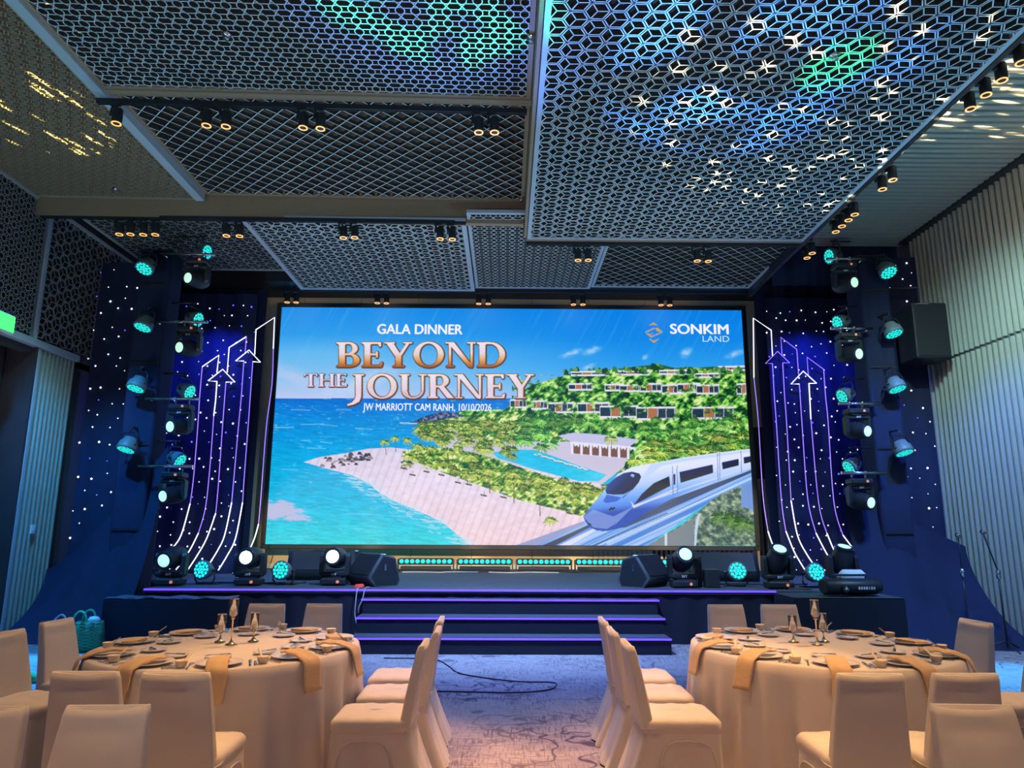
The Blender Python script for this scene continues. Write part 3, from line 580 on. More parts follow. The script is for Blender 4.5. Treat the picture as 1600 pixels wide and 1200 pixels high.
# ================================================================ STAGE LIGHT FIXTURES
def rotm(dirv):
    d = Vector(dirv).normalized(); return d.to_track_quat('-Y', 'Z').to_matrix().to_4x4()
def par_light(lb, loc, dirv, hung=True, group='teal LED par lights', r=0.135, arm=None):
    t = thing('par_light', lb, 'stage light', loc, 0, group); R = rotm(dirv)
    body = MB().lathe([(0.05, -0.12), (0.085, -0.11), (0.10, -0.06), (r - 0.01, -0.02), (r, 0.05), (r + 0.004, 0.085), (r - 0.012, 0.088)], 22, mat=R @ Matrix.Rotation(PI / 2, 4, 'X'))
    b = part('body', body, MAT['parbody'], t)
    Rx = R @ Matrix.Rotation(PI / 2, 4, 'X')
    part('lens', MB().cyl((0, 0, 0.07), (0, 0, 0.084), r - 0.012, n=22, mat=Rx), MAT['tealdim'], b, 'teal glowing lens')
    cells = MB()
    for k in range(19):
        ring_, a = (0, 0) if k == 0 else ((1, 60 * k) if k < 7 else (2, 30 * k))
        cx, cy = ring_ * (r * 0.36) * math.cos(math.radians(a)), ring_ * (r * 0.36) * math.sin(math.radians(a))
        cells.cyl((cx, cy, 0.083), (cx, cy, 0.090), r * 0.19, r * 0.165, 8, mat=Rx)
    part('led_cells', cells, MAT['teal'], b)
    s = 1 if hung else -1; yk = MB(); w_ = r + 0.03
    pts = [(-w_, 0, 0), (-w_, 0.01, s * 0.13), (-w_ * 0.7, 0.02, s * 0.19), (w_ * 0.7, 0.02, s * 0.19), (w_, 0.01, s * 0.13), (w_, 0, 0)]
    az = math.atan2(dirv[0], -dirv[1]); Rz = Matrix.Rotation(az, 4, 'Z')
    yk.tube(pts, 0.012, 6, Rz); yk.cyl((-w_ - 0.02, 0, 0), (-w_ + 0.03, 0, 0), 0.018, n=8, mat=Rz); yk.cyl((w_ - 0.03, 0, 0), (w_ + 0.02, 0, 0), 0.018, n=8, mat=Rz)
    part('bracket', yk, MAT['black'], t)
    if arm: part('support_arm', MB().tube([(0, 0.06, 0.285)] + arm, 0.016), MAT['black'], t)
    if hung: part('clamp', MB().tube([(0, 0.02, 0.19), (0, 0.03, 0.25), (0.02, 0.05, 0.28), (0, 0.08, 0.29)], 0.016, 6, Rz), MAT['black'], t)
    else:
        [part('foot', MB().tube([(q * w_ * 0.7, 0.02, -0.19), (q * w_ * 0.9, 0.14, -0.195)], 0.011, 6, Rz), MAT['black'], t) for q in (-1, 1)]
    return t
def moving_head(lb, loc, dirv, hung=False, hot=False, group='moving head lights', sc=1.0):
    t = thing('moving_head', lb, 'stage light', loc, 0, group); s = -1 if hung else 1; K = Matrix.Scale(sc, 4)
    Z = lambda z: s * z
    base = part('base', MB().bevbox((0, 0, Z(0.05)), (0.34, 0.26, 0.09), 0.02, K).box((0.0, 0, Z(0.105)), (0.22, 0.2, 0.02), K), MAT['blackplastic'], t)
    part('display', MB().box((0.02, -0.134, Z(0.05)), (0.11, 0.008, 0.045), K), MAT['black'], base)
    part('dial', MB().cyl((0.07, -0.13, Z(0.05)), (0.07, -0.144, Z(0.05)), 0.02, n=12, mat=K), MAT['orange'], base, 'small orange lit dial')
    if not hung:
        for q in (-1, 1): part('foot', MB().cyl((q * 0.12, 0, -0.004), (q * 0.12, 0, 0.01), 0.03, n=10, mat=K), MAT['black'], base)
    yk = MB(); w_ = 0.175
    yk.bevbox((0, 0, Z(0.145)), (0.38, 0.15, 0.07), 0.02, K)
    for q in (-1, 1): yk.loft([[(q * w_ + dx, dy * k, Z(z)) for dx, dy in ((-0.028, -0.07), (0.028, -0.06), (0.028, 0.06), (-0.028, 0.07))] for z, k in ((0.14, 1), (0.28, 0.95), (0.38, 0.8), (0.42, 0.5))], True, False, K)
    y_ = part('yoke', yk, MAT['black'], t)
    me = text_mesh('SVT', 0.045, 0.002, 'CENTER'); me.transform(K @ Matrix.Translation((0, -0.080, Z(0.145) - 0.015)) @ Matrix.Rotation(PI / 2, 4, 'X')); link('lettering', me, MAT['textw'], y_)
    R = K @ Matrix.Translation((0, 0, Z(0.36))) @ rotm(dirv) @ Matrix.Rotation(PI / 2, 4, 'X')
    h = part('head', MB().lathe([(0.05, -0.20), (0.11, -0.185), (0.138, -0.12), (0.142, 0.0), (0.130, 0.09), (0.112, 0.15), (0.110, 0.19), (0.096, 0.195)], 24, mat=R), MAT['blackplastic'], t)
    part('lens', MB().lathe([(0.096, 0.188), (0.08, 0.198), (0.04, 0.206), (0.0, 0.208)], 20, mat=R), MAT['headhot' if hot else 'headlens'], h, 'bright round lens')
    part('cooling_grille', MB().box((0, -0.0, -0.19), (0.12, 0.12, 0.03), R), MAT['black'], h)
    part('bezel', MB().lathe([(0.118, 0.165), (0.122, 0.19), (0.110, 0.20), (0.100, 0.196)], 24, mat=R, caps=False), MAT['black'], h)
    if hung:
        cl = MB()
        for q in (-0.11, 0.11): cl.tube([(q, 0, 0.0), (q, 0, 0.05), (q + 0.02, -0.02, 0.08), (q, -0.03, 0.115), (q - 0.02, 0, 0.10)], 0.014, 6, K)
        part('clamp', cl, MAT['steel'], t)
    return t
for k, (p, lb) in enumerate(((( -4.83, 10.62), 'moving head on the stage edge, far left, tilted down, behind the crumpled box'), ((-3.72, 10.70), 'moving head on the stage edge, second from the left, shining at the camera'),
                             ((-2.50, 10.78), 'brightest moving head, blazing white, on the stage left of the steps'), ((2.59, 10.6), 'moving head on the stage between the two right floor monitors, lit'),
                             ((3.93, 10.48), 'moving head on the stage pointing upwards, left of the right corner par'), ((5.0, 10.75), 'moving head pointing straight up behind the fog machine'))):
    dv = [(-0.15, -1, -0.18), (-0.02, -1, 0.05), (0, -1, 0.12), (0.02, -1, 0.45), (0.05, -0.8, 1.1), (0.1, -0.35, 1.0)][k]
    moving_head(lb, (p[0], p[1], SZ + 0.004), dv, False, k in (1, 2), 'moving heads on the stage floor', 1.08)
for p, dv, lb in (((-4.42, 10.8), (-0.25, -1, 0.18), 'teal par light on the stage floor between the two leftmost moving heads'), ((-3.25, 10.75), (-0.2, -1, 0.15), 'teal par light on the stage floor left of the brightest moving head'),
                  ((3.42, 10.75), (-0.05, -1, 0.35), 'teal par light on the stage floor behind the violet strip, right of the dark monitor'), ((4.5, 10.62), (0.15, -1, 0.3), 'teal par light on the stage floor beside the fog machine')):
    par_light(lb, (p[0], p[1], SZ + 0.205), dv, False, 'teal par lights on the stage floor', 0.135)
SIDE = ('topmost', 'second from the top', 'third from the top', 'lowest')
for s, lab, outer, inner, heads in ((-1, 'left', ((229, 415), (226, 505), (215, 600), (200, 695)), ((317, 393), (303, 498), (290, 610), (275, 717)), ((304, 436), (291, 543), (277, 665), (266, 772))),
                                    (1, 'right', ((1385, 421), (1394, 515), (1399, 601), (1410, 700)), ((1302, 400), (1315, 503), (1322, 617), (1332, 727)), ((1324, 443), (1331, 553), (1344, 672), (1349, 782)))):
    for k in range(4):
        q = PY(*outer[k], 10.72); par_light('teal par light on the front of the %s tower, %s' % (lab, SIDE[k]), q, ((0.1 * s, -0.5, -0.8) if k == 0 else (0.15 * s, -0.40, -1.1)), True, 'teal par lights on the tower fronts', 0.14, [((-5.75 if s < 0 else 6.04) - q.x, 0.30, 0.285)])
        q = PY(*inner[k], 11.15); par_light('teal par light on the stage side of the %s tower, %s' % (lab, SIDE[k]), q, (-1.0 * s, -0.22, -0.2 - 0.12 * k), True, 'teal par lights at the tower sides', 0.13, [((-5.51 if s < 0 else 5.81) - q.x, 0.06, 0.285)])
        q = PY(*heads[k], 10.82); top = q + Vector((-0.04 * s, 0, 0.33)); moving_head('moving head hanging at the stage side of the %s tower, %s' % (lab, SIDE[k]), top, (0.42 * s, -1, -0.16), True, False, 'moving heads hanging at the towers', 0.95)
        xt = -5.52 if s < 0 else 5.78; zb = top.z + 0.085
        single('boom_arm', MB().cyl((xt + s * 0.02, 11.03, zb), (xt + s * 0.01, 10.82, zb), 0.02, n=10).cyl((xt + s * 0.05, 10.82, zb), (top.x - s * 0.26, 10.82, zb), 0.024, n=10), MAT['steel'], 'grey pipe arm holding the %s moving head of the %s tower' % (SIDE[k], lab), 'pipe arm', 'pipe arms of the towers')
# LED bars along the foot of the back wall
def led_bar(x, y, lb, n=10):
    t = thing('led_bar', lb, 'light bar', (x, y, SZ), 0, 'teal LED bars at the foot of the screen wall')
    part('housing', MB().bevbox((0, 0, 0.19), (1.02, 0.11, 0.12), 0.015).bevbox((0, 0.01, 0.07), (0.96, 0.1, 0.07), 0.01), MAT['black'], t)
    for q in (-1, 1): part('end_bracket', MB().box((q * 0.525, 0, 0.12), (0.02, 0.12, 0.22)).box((q * 0.525, -0.02, 0.012), (0.05, 0.2, 0.02)), MAT['blackplastic'], t)
    me = MB().lathe([(0.040, 0.0), (0.040, 0.012), (0.028, 0.022), (0.0, 0.026)], 12, mat=Matrix.Rotation(PI / 2, 4, 'X')).mesh('lamp_lens')
    for k in range(n):
        o = link('lamp_lens', me, MAT['teal'], t); o.location = (-0.455 + 0.101 * k, -0.055, 0.195)
for k in range(6):
    led_bar(-2.62 + 1.12 * k, 13.85, ['teal LED bar half hidden behind the left floor monitor', 'teal LED bar of ten lamps, first fully visible from the left', 'teal LED bar of ten lamps, second fully visible from the left', 'teal LED bar of ten lamps, third fully visible from the left', 'teal LED bar of ten lamps, fourth fully visible from the left', 'teal LED bar behind the right floor monitor'][k])
# floor monitors
def monitor(lb, loc, rz, sx, w=0.78, dark='blackplastic'):
    t = thing('floor_monitor', lb, 'speaker', loc, rz, 'floor monitors under cloth covers')
    prof = [(-0.18, 0.0), (-0.28, 0.14), (-0.05, 0.46), (0.18, 0.40), (0.27, 0.08), (0.22, 0.0)]
    n = 10
    body = MB().loft([[(-w / 2 + w * i / n, y * (1 - (0.06 if i in (0, n) else 0)), z * (1 - (0.03 if i in (0, n) else 0)) + 0.008 * math.sin(i * 2.1 + y * 9)) for y, z in prof] for i in range(n + 1)], True, True)
    part('cabinet_cover', body, MAT[dark], t)
    part('grille', MB().box((0, 0, 0), (w * 0.88, 0.008, 0.34), Matrix.Translation((0, -0.172, 0.306)) @ Matrix.Rotation(-0.624, 4, 'X')), MAT['black'], t)
    part('side_panel', MB().add([(sx * (w / 2 + 0.006), y * 0.85, 0.02 + z * 0.88) for y, z in prof], [tuple(range(6))]), MAT['black'], t)
    part('handle', MB().box((sx * (w / 2 + 0.015), -0.02, 0.27), (0.02, 0.03, 0.09)), MAT['steel'], t)
    part('corner_cap', MB().box((sx * (w / 2 - 0.03), -0.04, 0.45), (0.05, 0.06, 0.015)), MAT['white'], t)
    return t
MAT['coverfab'] = mat('monitor_cover_fabric', (0.07, 0.08, 0.09), 0.7, bump=0.4, bscale=10, noise=0.2)
monitor('black floor monitor under a fabric cover, just left of the steps', (-1.95, 10.85, SZ), math.radians(-48), 1, 0.66, 'coverfab')
monitor('black floor monitor behind the brightest moving head', (-2.95, 11.9, SZ), math.radians(10), 1, 1.1)
monitor('black floor monitor with grey fabric flap, just right of the steps', (2.08, 10.85, SZ), math.radians(48), -1, 0.66, 'coverfab')
monitor('black floor monitor further back, behind the right pair of lights', (3.55, 11.9, SZ), math.radians(-8), -1, 1.1)
single('power_box', MB().bevbox((0, 0, 0.13), (0.2, 0.18, 0.26), 0.01).box((-0.05, -0.093, 0.1), (0.02, 0.006, 0.05)), MAT['blackplastic'], 'small black box standing left of the right par light on stage', 'box', None, (3.0, 10.6, SZ))
single('post_speaker', MB().bevbox((0, 0, 0.22), (0.07, 0.07, 0.44), 0.01).box((0, -0.036, 0.3), (0.05, 0.004, 0.2)), MAT['black'], 'thin black upright post between the right floor monitors', 'post', None, (2.86, 10.72, SZ))
# fog machine
q = Vector((4.62, 9.72, 0.70)); t = thing('fog_machine', 'black fog machine with rounded ends lying on the right box', 'fog machine', q, 0.06)
part('body', MB().loft([[(x, 0.15 * math.cos(a) * k, 0.115 + 0.105 * math.sin(a) * k) for a in [2 * PI * (j + .5) / 16 for j in range(16)]] for x, k in ((-0.40, 0.8), (-0.38, 1), (0.30, 1), (0.36, 0.85))]), MAT['blackplastic'], t)
part('nozzle', MB().cyl((-0.18, -0.15, 0.10), (-0.18, -0.2, 0.10), 0.055, 0.045, 14), MAT['black'], t)
part('carry_handle', MB().tube([(-0.2, 0, 0.2), (-0.2, 0, 0.26), (0.2, 0, 0.26), (0.2, 0, 0.2)], 0.014), MAT['black'], t)
for k in range(7): part('lettering', MB().box((0.02 + k * 0.034, -0.153, 0.105), (0.022 if k != 4 else 0.012, 0.004, 0.034)), MAT['textw'], t)
part('nozzle_mark', MB().add([(-0.18, -0.203, 0.135), (-0.205, -0.203, 0.09), (-0.155, -0.203, 0.09)], [(0, 1, 2)]), MAT['textw'], t)
t = thing('fluid_bottle', 'white plastic bottle lying behind the fog machine', 'bottle', (4.74, 9.93, 0.70))
part('bottle_body', MB().bevbox((0, 0, 0.24), (0.34, 0.14, 0.16), 0.05).bevbox((0, 0, 0.09), (0.3, 0.13, 0.17), 0.03), MAT['white'], t); part('cap', MB().cyl((-0.21, 0, 0.23), (-0.16, 0, 0.23), 0.03), MAT['white'], t)
# hanging and lying cables
def cab(lb, pts, r=0.008, m='cable', nm='cable'):
    pp = [Vector(p) for p in pts]; out = []
    for i in range(len(pp) - 1):
        p0, p1, p2, p3 = pp[max(i - 1, 0)], pp[i], pp[i + 1], pp[min(i + 2, len(pp) - 1)]
        for k in range(6):
            u = k / 6; out.append(0.5 * (2 * p1 + (p2 - p0) * u + (2 * p0 - 5 * p1 + 4 * p2 - p3) * u * u + (3 * p1 - p0 - 3 * p2 + p3) * u ** 3))
    out.append(pp[-1]); return single(nm, MB().tube(out, r, 6), MAT[m], lb, 'cable')
cab('thin black cable looping over the carpet in the aisle', [PZ(*p, 0.008) for p in ((600, 1028), (676, 1030), (700, 1040), (722, 1053), (800, 1064), (860, 1066), (869, 1071), (855, 1078), (800, 1082), (676, 1080), (600, 1084))], 0.007)
cab('grey cable hanging down the stage front left of the steps', [(-2.0, 10.3, 0.74), (-2.02, 10.13, 0.735), (-2.03, 10.08, 0.65), (-2.04, 10.08, 0.4), (-2.0, 10.07, 0.2), (-2.1, 10.03, 0.02)], 0.008, 'cablew')
cab('pale cable hanging over the steps at their left end', [(-1.9, 10.3, 0.735), (-1.92, 10.12, 0.73), (-1.93, 10.0, 0.6), (-1.97, 9.98, 0.5), (-1.97, 9.98, 0.42)], 0.006, 'cablew')
single('cable_connector', MB().bevbox((0, 0, 0.025), (0.13, 0.06, 0.05), 0.015), MAT['red'], 'red plug connector on the stage edge by the left floor monitor', 'plug', None, (-2.05, 10.35, SZ), 0.5)
cab('white cable curled on the stage in front of the LED bars, left', [(-1.9, 13.5, .735), (-1.5, 13.55, .735), (-1.2, 13.45, .735), (-1.0, 13.6, .735), (-0.5, 13.55, .735)], 0.012, 'cablew')
cab('pale cable curled on the stage in front of the LED bars, middle', [(-0.3, 13.55, .735), (0.1, 13.45, .735), (0.5, 13.6, .735), (1.0, 13.5, .735)], 0.012, 'cablew')
cab('black cable lying along the stage behind the left moving heads', [(-4.6, 10.95, .735), (-4.1, 11.05, .735), (-3.5, 10.95, .735), (-3.0, 11.1, .735)], 0.014)
cab('black cable lying along the stage behind the right par light', [(3.1, 11.0, .735), (3.6, 11.15, .735), (4.1, 11.0, .735), (4.6, 11.1, .735)], 0.014)
cab('reddish cable end on the right end of the stage', [(4.0, 10.3, .735), (4.15, 10.22, .74), (4.3, 10.25, .735), (4.2, 10.32, .735)], 0.012, 'brownbox')
# microphone stands by the fluted wall
for (px, py, Y, lb) in ((1497, 838, 10.0, 'black microphone stand in front of the dark star cloth, right'), (1536, 833, 9.75, 'black microphone stand with boom in front of the fluted wall')):
    h = PY(px, py, Y); x = h.x + 0.14 * (1 if px > 1500 else 0); t = thing('microphone_stand', lb, 'microphone stand', (x, Y, 0), 0, 'microphone stands')
    part('pole', MB().cyl((0, 0, 0.05), (0, 0, 1.0), 0.013, n=8), MAT['black'], t); part('collar', MB().cyl((0, 0, 0.92), (0, 0, 1.03), 0.028, n=10), MAT['steel'], t)
    part('boom', MB().tube([(0, 0, 1.0), (h.x - x, 0, h.z)], 0.010), MAT['black'], t); part('clip', MB().cyl((h.x - x, -0.03, h.z), (h.x - x, 0.03, h.z + 0.02), 0.025, n=10), MAT['steel'], t)
    for k in range(3): a = 2.1 * k + 0.4; part('leg', MB().tube([(0, 0, 0.12), (0.28 * math.cos(a), 0.28 * math.sin(a), 0.01)], 0.010), MAT['black'], t)
# woven shopping basket and bits on the carpet at the left
q = Vector((-5.30, 9.52, 0)); t = thing('woven_basket', 'green and dark woven plastic basket with bright green handle on the blue-lit carpet', 'basket', q, 0.2)
def rr(w, d, z): return [(w * math.copysign(abs(math.cos(a)) ** .5, math.cos(a)), d * math.copysign(abs(math.sin(a)) ** .5, math.sin(a)), z) for a in [2 * PI * k / 28 for k in range(28)]]
bk = part('basket_body', MB().loft([rr(0.20, 0.11, 0), rr(0.18, 0.105, 0.18), rr(0.145, 0.095, 0.37), rr(0.135, 0.085, 0.37), rr(0.17, 0.09, 0.02)]), MAT['dkgreen'], t)
wv = MB()
for j in range(9):
    for i in range(14):
        a0 = 2 * PI * i / 14; z0 = 0.02 + j * 0.038
        for sg in (1, -1):
            pts = []
            for u in (0, 1):
                a = a0 + sg * u * 2 * PI / 14; z = z0 + u * 0.038; f = 0.20 - (0.055 * z / 0.37); g = 0.11 - 0.015 * z / 0.37
                pts.append((1.02 * f * math.copysign(abs(math.cos(a)) ** .5, math.cos(a)), 1.03 * g * math.copysign(abs(math.sin(a)) ** .5, math.sin(a)), z))
            wv.tube(pts, 0.0035, 3)
part('woven_strands', wv, MAT['green'], bk)['kind'] = 'stuff'
for q_ in (-1, 1): part('handle', MB().tube([(0.03 * q_ - 0.07 + 0.075 * math.cos(a), q_ * 0.075, 0.37 + 0.13 * math.sin(a)) for a in np.linspace(0, PI, 12)], 0.012), MAT['green'], t, 'bright green handle')
part('bundle', MB().lathe([(0.02, 0), (0.07, 0.02), (0.08, 0.05), (0.05, 0.09), (0.0, 0.10)], 12, (0.04, 0, 0.33)), MAT['white'], t, 'pale cloth bundle inside')
t = thing('carton', 'small brown carton with a coil of cable left of the basket', 'carton', (-5.72, 9.7, 0)); part('carton_body', MB().bevbox((0, 0, 0.16), (0.24, 0.22, 0.30), 0.006), MAT['brownbox'], t); part('lid_flap', MB().box((0, -0.02, 0.318), (0.25, 0.2, 0.01)), MAT['brownbox'], t)
cab('pale blue-lit cable coil tangled over the brown carton', [(-5.85, 9.6, 0.02), (-5.8, 9.52, 0.3), (-5.7, 9.55, 0.44), (-5.62, 9.55, 0.35), (-5.58, 9.5, 0.1), (-5.62, 9.45, 0.03), (-5.75, 9.45, 0.03), (-5.8, 9.5, 0.15), (-5.68, 9.5, 0.32), (-5.6, 9.5, 0.2)], 0.012, 'cablew')
single('green_pouch', MB().lathe([(0.02, 0), (0.13, 0.01), (0.12, 0.07), (0.05, 0.12), (0.0, 0.13)], 14), MAT['green'], 'small crumpled green pouch on the carpet between the left chairs', 'pouch', None, (-4.9, 7.7, 0))
# ================================================================ BIG LED SCREEN (its picture is colour data on the screen's own face)
def build_screen():
    r = np.random.default_rng(5)
    X0, X1, Z0, Z1, YS = -4.68, 4.925, 1.21, 6.03, 14.2
    W, H = 1000, 502
    cr, cu, cf = (np.array(v) for v in (CR, CU, CF))
    gx = np.linspace(X0, X1, W); gz = np.linspace(Z1, Z0, H); PX, PZ_ = np.meshgrid(gx, gz)
    d = np.stack([PX, np.full_like(PX, YS), PZ_ - EYE], -1); dep = d @ cf
    TX = 800 + FPX * (d @ cr) / dep; TY = 600 - FPX * (d @ cu) / dep
    img = np.zeros((H, W, 3))
    def inv(tx, ty):
        tx = np.asarray(tx, float); ty = np.asarray(ty, float)
        v = cr[None] * ((tx - 800) / FPX).reshape(-1, 1) + cu[None] * (-(ty - 600) / FPX).reshape(-1, 1) + cf[None]; t = YS / v[:, 1]
        return ((v[:, 0] * t - X0) / (X1 - X0) * (W - 1), (Z1 - (EYE + v[:, 2] * t)) / (Z1 - Z0) * (H - 1))
    def vnoise(sx, sy, seed=0, ang=0.0, oct=3):
        rr = np.random.default_rng(seed); c, s = math.cos(ang), math.sin(ang); out = np.zeros_like(TX); amp = 1; tot = 0
        for o in range(oct):
            g = rr.random((256, 256)); u = (TX * c + TY * s) / sx * 2 ** o; v = (-TX * s + TY * c) / sy * 2 ** o
            i = np.floor(u).astype(int); j = np.floor(v).astype(int); fu = u - i; fv = v - j; fu = fu * fu * (3 - 2 * fu); fv = fv * fv * (3 - 2 * fv)
            q = lambda a, b: g[(j + b) % 256, (i + a) % 256]
            out += amp * ((q(0, 0) * (1 - fu) + q(1, 0) * fu) * (1 - fv) + (q(0, 1) * (1 - fu) + q(1, 1) * fu) * fv); tot += amp; amp *= 0.55
        return out / tot
    C = lambda *c: np.array(c) / 255.0
    def mixc(a, b, t): return a * (1 - t[..., None]) + b * t[..., None]
    def ramp(t, stops):
        out = np.zeros(t.shape + (3,)); xs = [s[0] for s in stops]
        for k in range(3): out[..., k] = np.interp(t, xs, [s[1][k] / 255 for s in stops])
        return out
    def cover(poly, soft=0.0):
        p = np.array(poly, float); a, b = inv(p[:, 0], p[:, 1]); x0, x1 = max(0, int(a.min()) - 2), min(W, int(a.max()) + 3); y0, y1 = max(0, int(b.min()) - 2), min(H, int(b.max()) + 3)
        if x0 >= x1 or y0 >= y1: return None
        acc = 0
        for ox in (-0.33, 0, 0.33):
            for oy in (-0.33, 0, 0.33):
                xx = TX[y0:y1, x0:x1] + ox * .75; yy = TY[y0:y1, x0:x1] + oy * .75; ins = np.zeros(xx.shape, bool)
                for k in range(len(p)):
                    (ax, ay), (bx, by) = p[k], p[(k + 1) % len(p)]
                    if ay == by: continue
                    c = ((ay > yy) != (by > yy)) & (xx < (bx - ax) * (yy - ay) / (by - ay) + ax); ins ^= c
                acc = acc + ins
        return (slice(y0, y1), slice(x0, x1)), acc / 9.0
    def fill(poly, col, alpha=1.0):
        c = cover(poly)
        if c is None: return
        s, m = c; m = m * alpha
        col = col[s] if isinstance(col, np.ndarray) and col.ndim == 3 else (np.array(col) / 255.0)
        img[s] = img[s] * (1 - m[..., None]) + col * m[..., None]
    def stamp(tx, ty, col, a=1.0):
        u, v = inv(tx, ty); i = np.round(u).astype(int); j = np.round(v).astype(int); ok = (i >= 0) & (i < W) & (j >= 0) & (j < H)
        col = np.asarray(col, float) / 255.0; col = np.broadcast_to(col, (len(i), 3))[ok]; img[j[ok], i[ok]] = img[j[ok], i[ok]] * (1 - a) + col * a
    def line(p, q, col, w=0.8, a=1.0):
        n = int(math.hypot(q[0] - p[0], q[1] - p[1]) * 2.5) + 2; t = np.linspace(0, 1, n); k = max(1, int(w * 2))
        for o in np.linspace(-w / 2, w / 2, k):
            nx, ny = -(q[1] - p[1]), (q[0] - p[0]); L = math.hypot(nx, ny) + 1e-6
            stamp(p[0] + (q[0] - p[0]) * t + nx / L * o, p[1] + (q[1] - p[1]) * t + ny / L * o, col, a)
    # sky
    left = ramp((TY - 479) / 143, [(0, (24, 140, 232)), (.3, (48, 156, 236)), (.5, (98, 184, 240)), (.8, (140, 196, 240)), (1, (190, 202, 242))])
    right = ramp((TY - 479) / 143, [(0, (2, 125, 228)), (.35, (12, 135, 232)), (.7, (50, 160, 238)), (1, (130, 190, 238))])
    img[:] = mixc(left, right, np.clip((TX - 560) / 420, 0, 1))
    hz = np.clip(vnoise(60, 25, 3, 0.3) * 2.2 - 0.9, 0, 1) * np.clip(1 - np.abs(TY - 590) / 50, 0, 1) * np.clip((840 - TX) / 300, 0, 1)
    img[:] = mixc(img, C(205, 205, 240), hz * 0.6)
    st = np.clip(vnoise(3, 60, 8, 0.5, 2) * 3 - 1.7, 0, 1) * np.clip(1 - (TY - 479) / 140, 0, 1); img[:] = mixc(img, C(150, 205, 245), st * 0.22)
    for cx, cy, w_, h_ in ((925, 548, 13, 6), (1072, 551, 9, 7), (1008, 558, 5, 4), (893, 552, 16, 5), (1148, 553, 14, 5), (920, 573, 10, 4), (560, 600, 60, 14)):
        g = np.clip(1.25 * np.exp(-((TX - cx) / w_) ** 2 - ((TY - cy + 0.3 * (TX - cx)) / h_) ** 2) * (0.3 + 1.3 * vnoise(6, 4, int(cx))) - .15, 0, 1); img[:] = mixc(img, C(190, 215, 245), g * 0.75)
    # sea
    sea = ramp((TY - 622) / 230, [(0, (14, 112, 212)), (.15, (10, 140, 220)), (.4, (6, 168, 226)), (.7, (18, 186, 228)), (1, (50, 212, 222))])
    wv = vnoise(14, 2.2, 11, 0.08, 4); sea = np.clip(sea * (0.87 + 0.26 * wv[..., None]), 0, 1)
    sea = mixc(sea, C(150, 215, 238), np.clip(vnoise(9, 1.5, 13, 0.1, 3) * 5 - 3.4, 0, 1) * 0.7)
    img[:] = np.where((TY > 622.5)[..., None], sea, img)
    sand = ramp(np.clip((TY - 690) / 162, 0, 1), [(0, (222, 212, 236)), (.4, (236, 220, 242)), (1, (246, 214, 224))]) * (0.93 + 0.10 * vnoise(9, 5, 17)[..., None]); sand *= (1 - 0.05 * (np.sin((TX * 0.9 + TY * 0.35) * 0.55) > 0.6))[..., None]; sand = np.clip(sand, 0, 1)
    # lower-left foam shallows
    g = np.clip(1.3 + (vnoise(14, 4, 77, .1, 3) - .5) * 2.6 - ((TX - 418) / 66) ** 2 - ((TY - 796 - (TX - 418) * 0.13) / 15) ** 2, 0, 1) * (TY < 812 + (TX - 418) * .1); img[:] = mixc(img, C(215, 190, 225), np.clip(g * 1.3, 0, 1) * 0.85)
    # land far headland and hill
    fill([(805, 622), (830, 602), (872, 590), (905, 580), (960, 577), (1000, 572), (1030, 569), (1062, 577), (1110, 573), (1175, 576), (1185, 720), (960, 740), (760, 735), (655, 668), (690, 652), (730, 640), (790, 640)], (40, 96, 52))
    fol = vnoise(7, 5, 21, 0, 4); fol2 = vnoise(26, 14, 22, 0, 2); fr = vnoise(2.2, 7, 23, 0.9, 2); tone = np.clip(fol * 1.9 - 0.45 + (fr - .5) * 0.9 + (fol2 - .5) * .7, 0, 1)
    green = ramp(tone, [(0, (8, 42, 30)), (.3, (30, 92, 40)), (.55, (78, 160, 58)), (.75, (140, 205, 84)), (1, (218, 236, 160))])
    fill([(805, 622), (830, 602), (872, 590), (905, 580), (960, 577), (985, 578), (1000, 574), (1012, 577), (1028, 569), (1040, 577), (1075, 573), (1110, 577), (1175, 578), (1185, 720), (960, 740), (760, 735), (655, 668), (690, 652), (730, 640), (790, 640)], green)
    fill([(640, 660), (665, 650), (690, 643), (716, 646), (740, 655), (720, 664), (690, 662)], ramp(np.clip(vnoise(3.5, 2.5, 71, .3, 3) * 2.4 - .7, 0, 1), [(0, (22, 34, 78)), (.5, (66, 82, 128)), (1, (150, 146, 170))])); line((625, 661), (690, 663), (190, 215, 235), 1.0)
    # villas
    def villa(x, y, w, h, wood=True):
        fill([(x, y), (x + w, y - 1), (x + w, y + 2.0), (x, y + 2.6)], (228, 226, 240)); fill([(x, y + 2.4), (x + w, y + 2), (x + w, y + h), (x, y + h)], (120, 130, 150))
        fill([(x + 1, y + 3), (x + w * .28, y + 3), (x + w * .28, y + h), (x + 1, y + h)], (32, 56, 74)); fill([(x + w * .55, y + 3), (x + w * .95, y + 3), (x + w * .95, y + h - 1), (x + w * .55, y + h - 1)], (40, 60, 76))
        if wood:
            fill([(x + w * .30, y + 2.4), (x + w * .52, y + 2.2), (x + w * .52, y + h), (x + w * .30, y + h)], (176, 112, 74))
        for k in (0, .28, .54, .75, .97): line((x + w * k, y + 2), (x + w * k, y + h), (230, 228, 240), 0.8)
        fill([(x, y + h), (x + w, y + h), (x + w, y + h + 2.6), (x, y + h + 3)], (226, 222, 238))
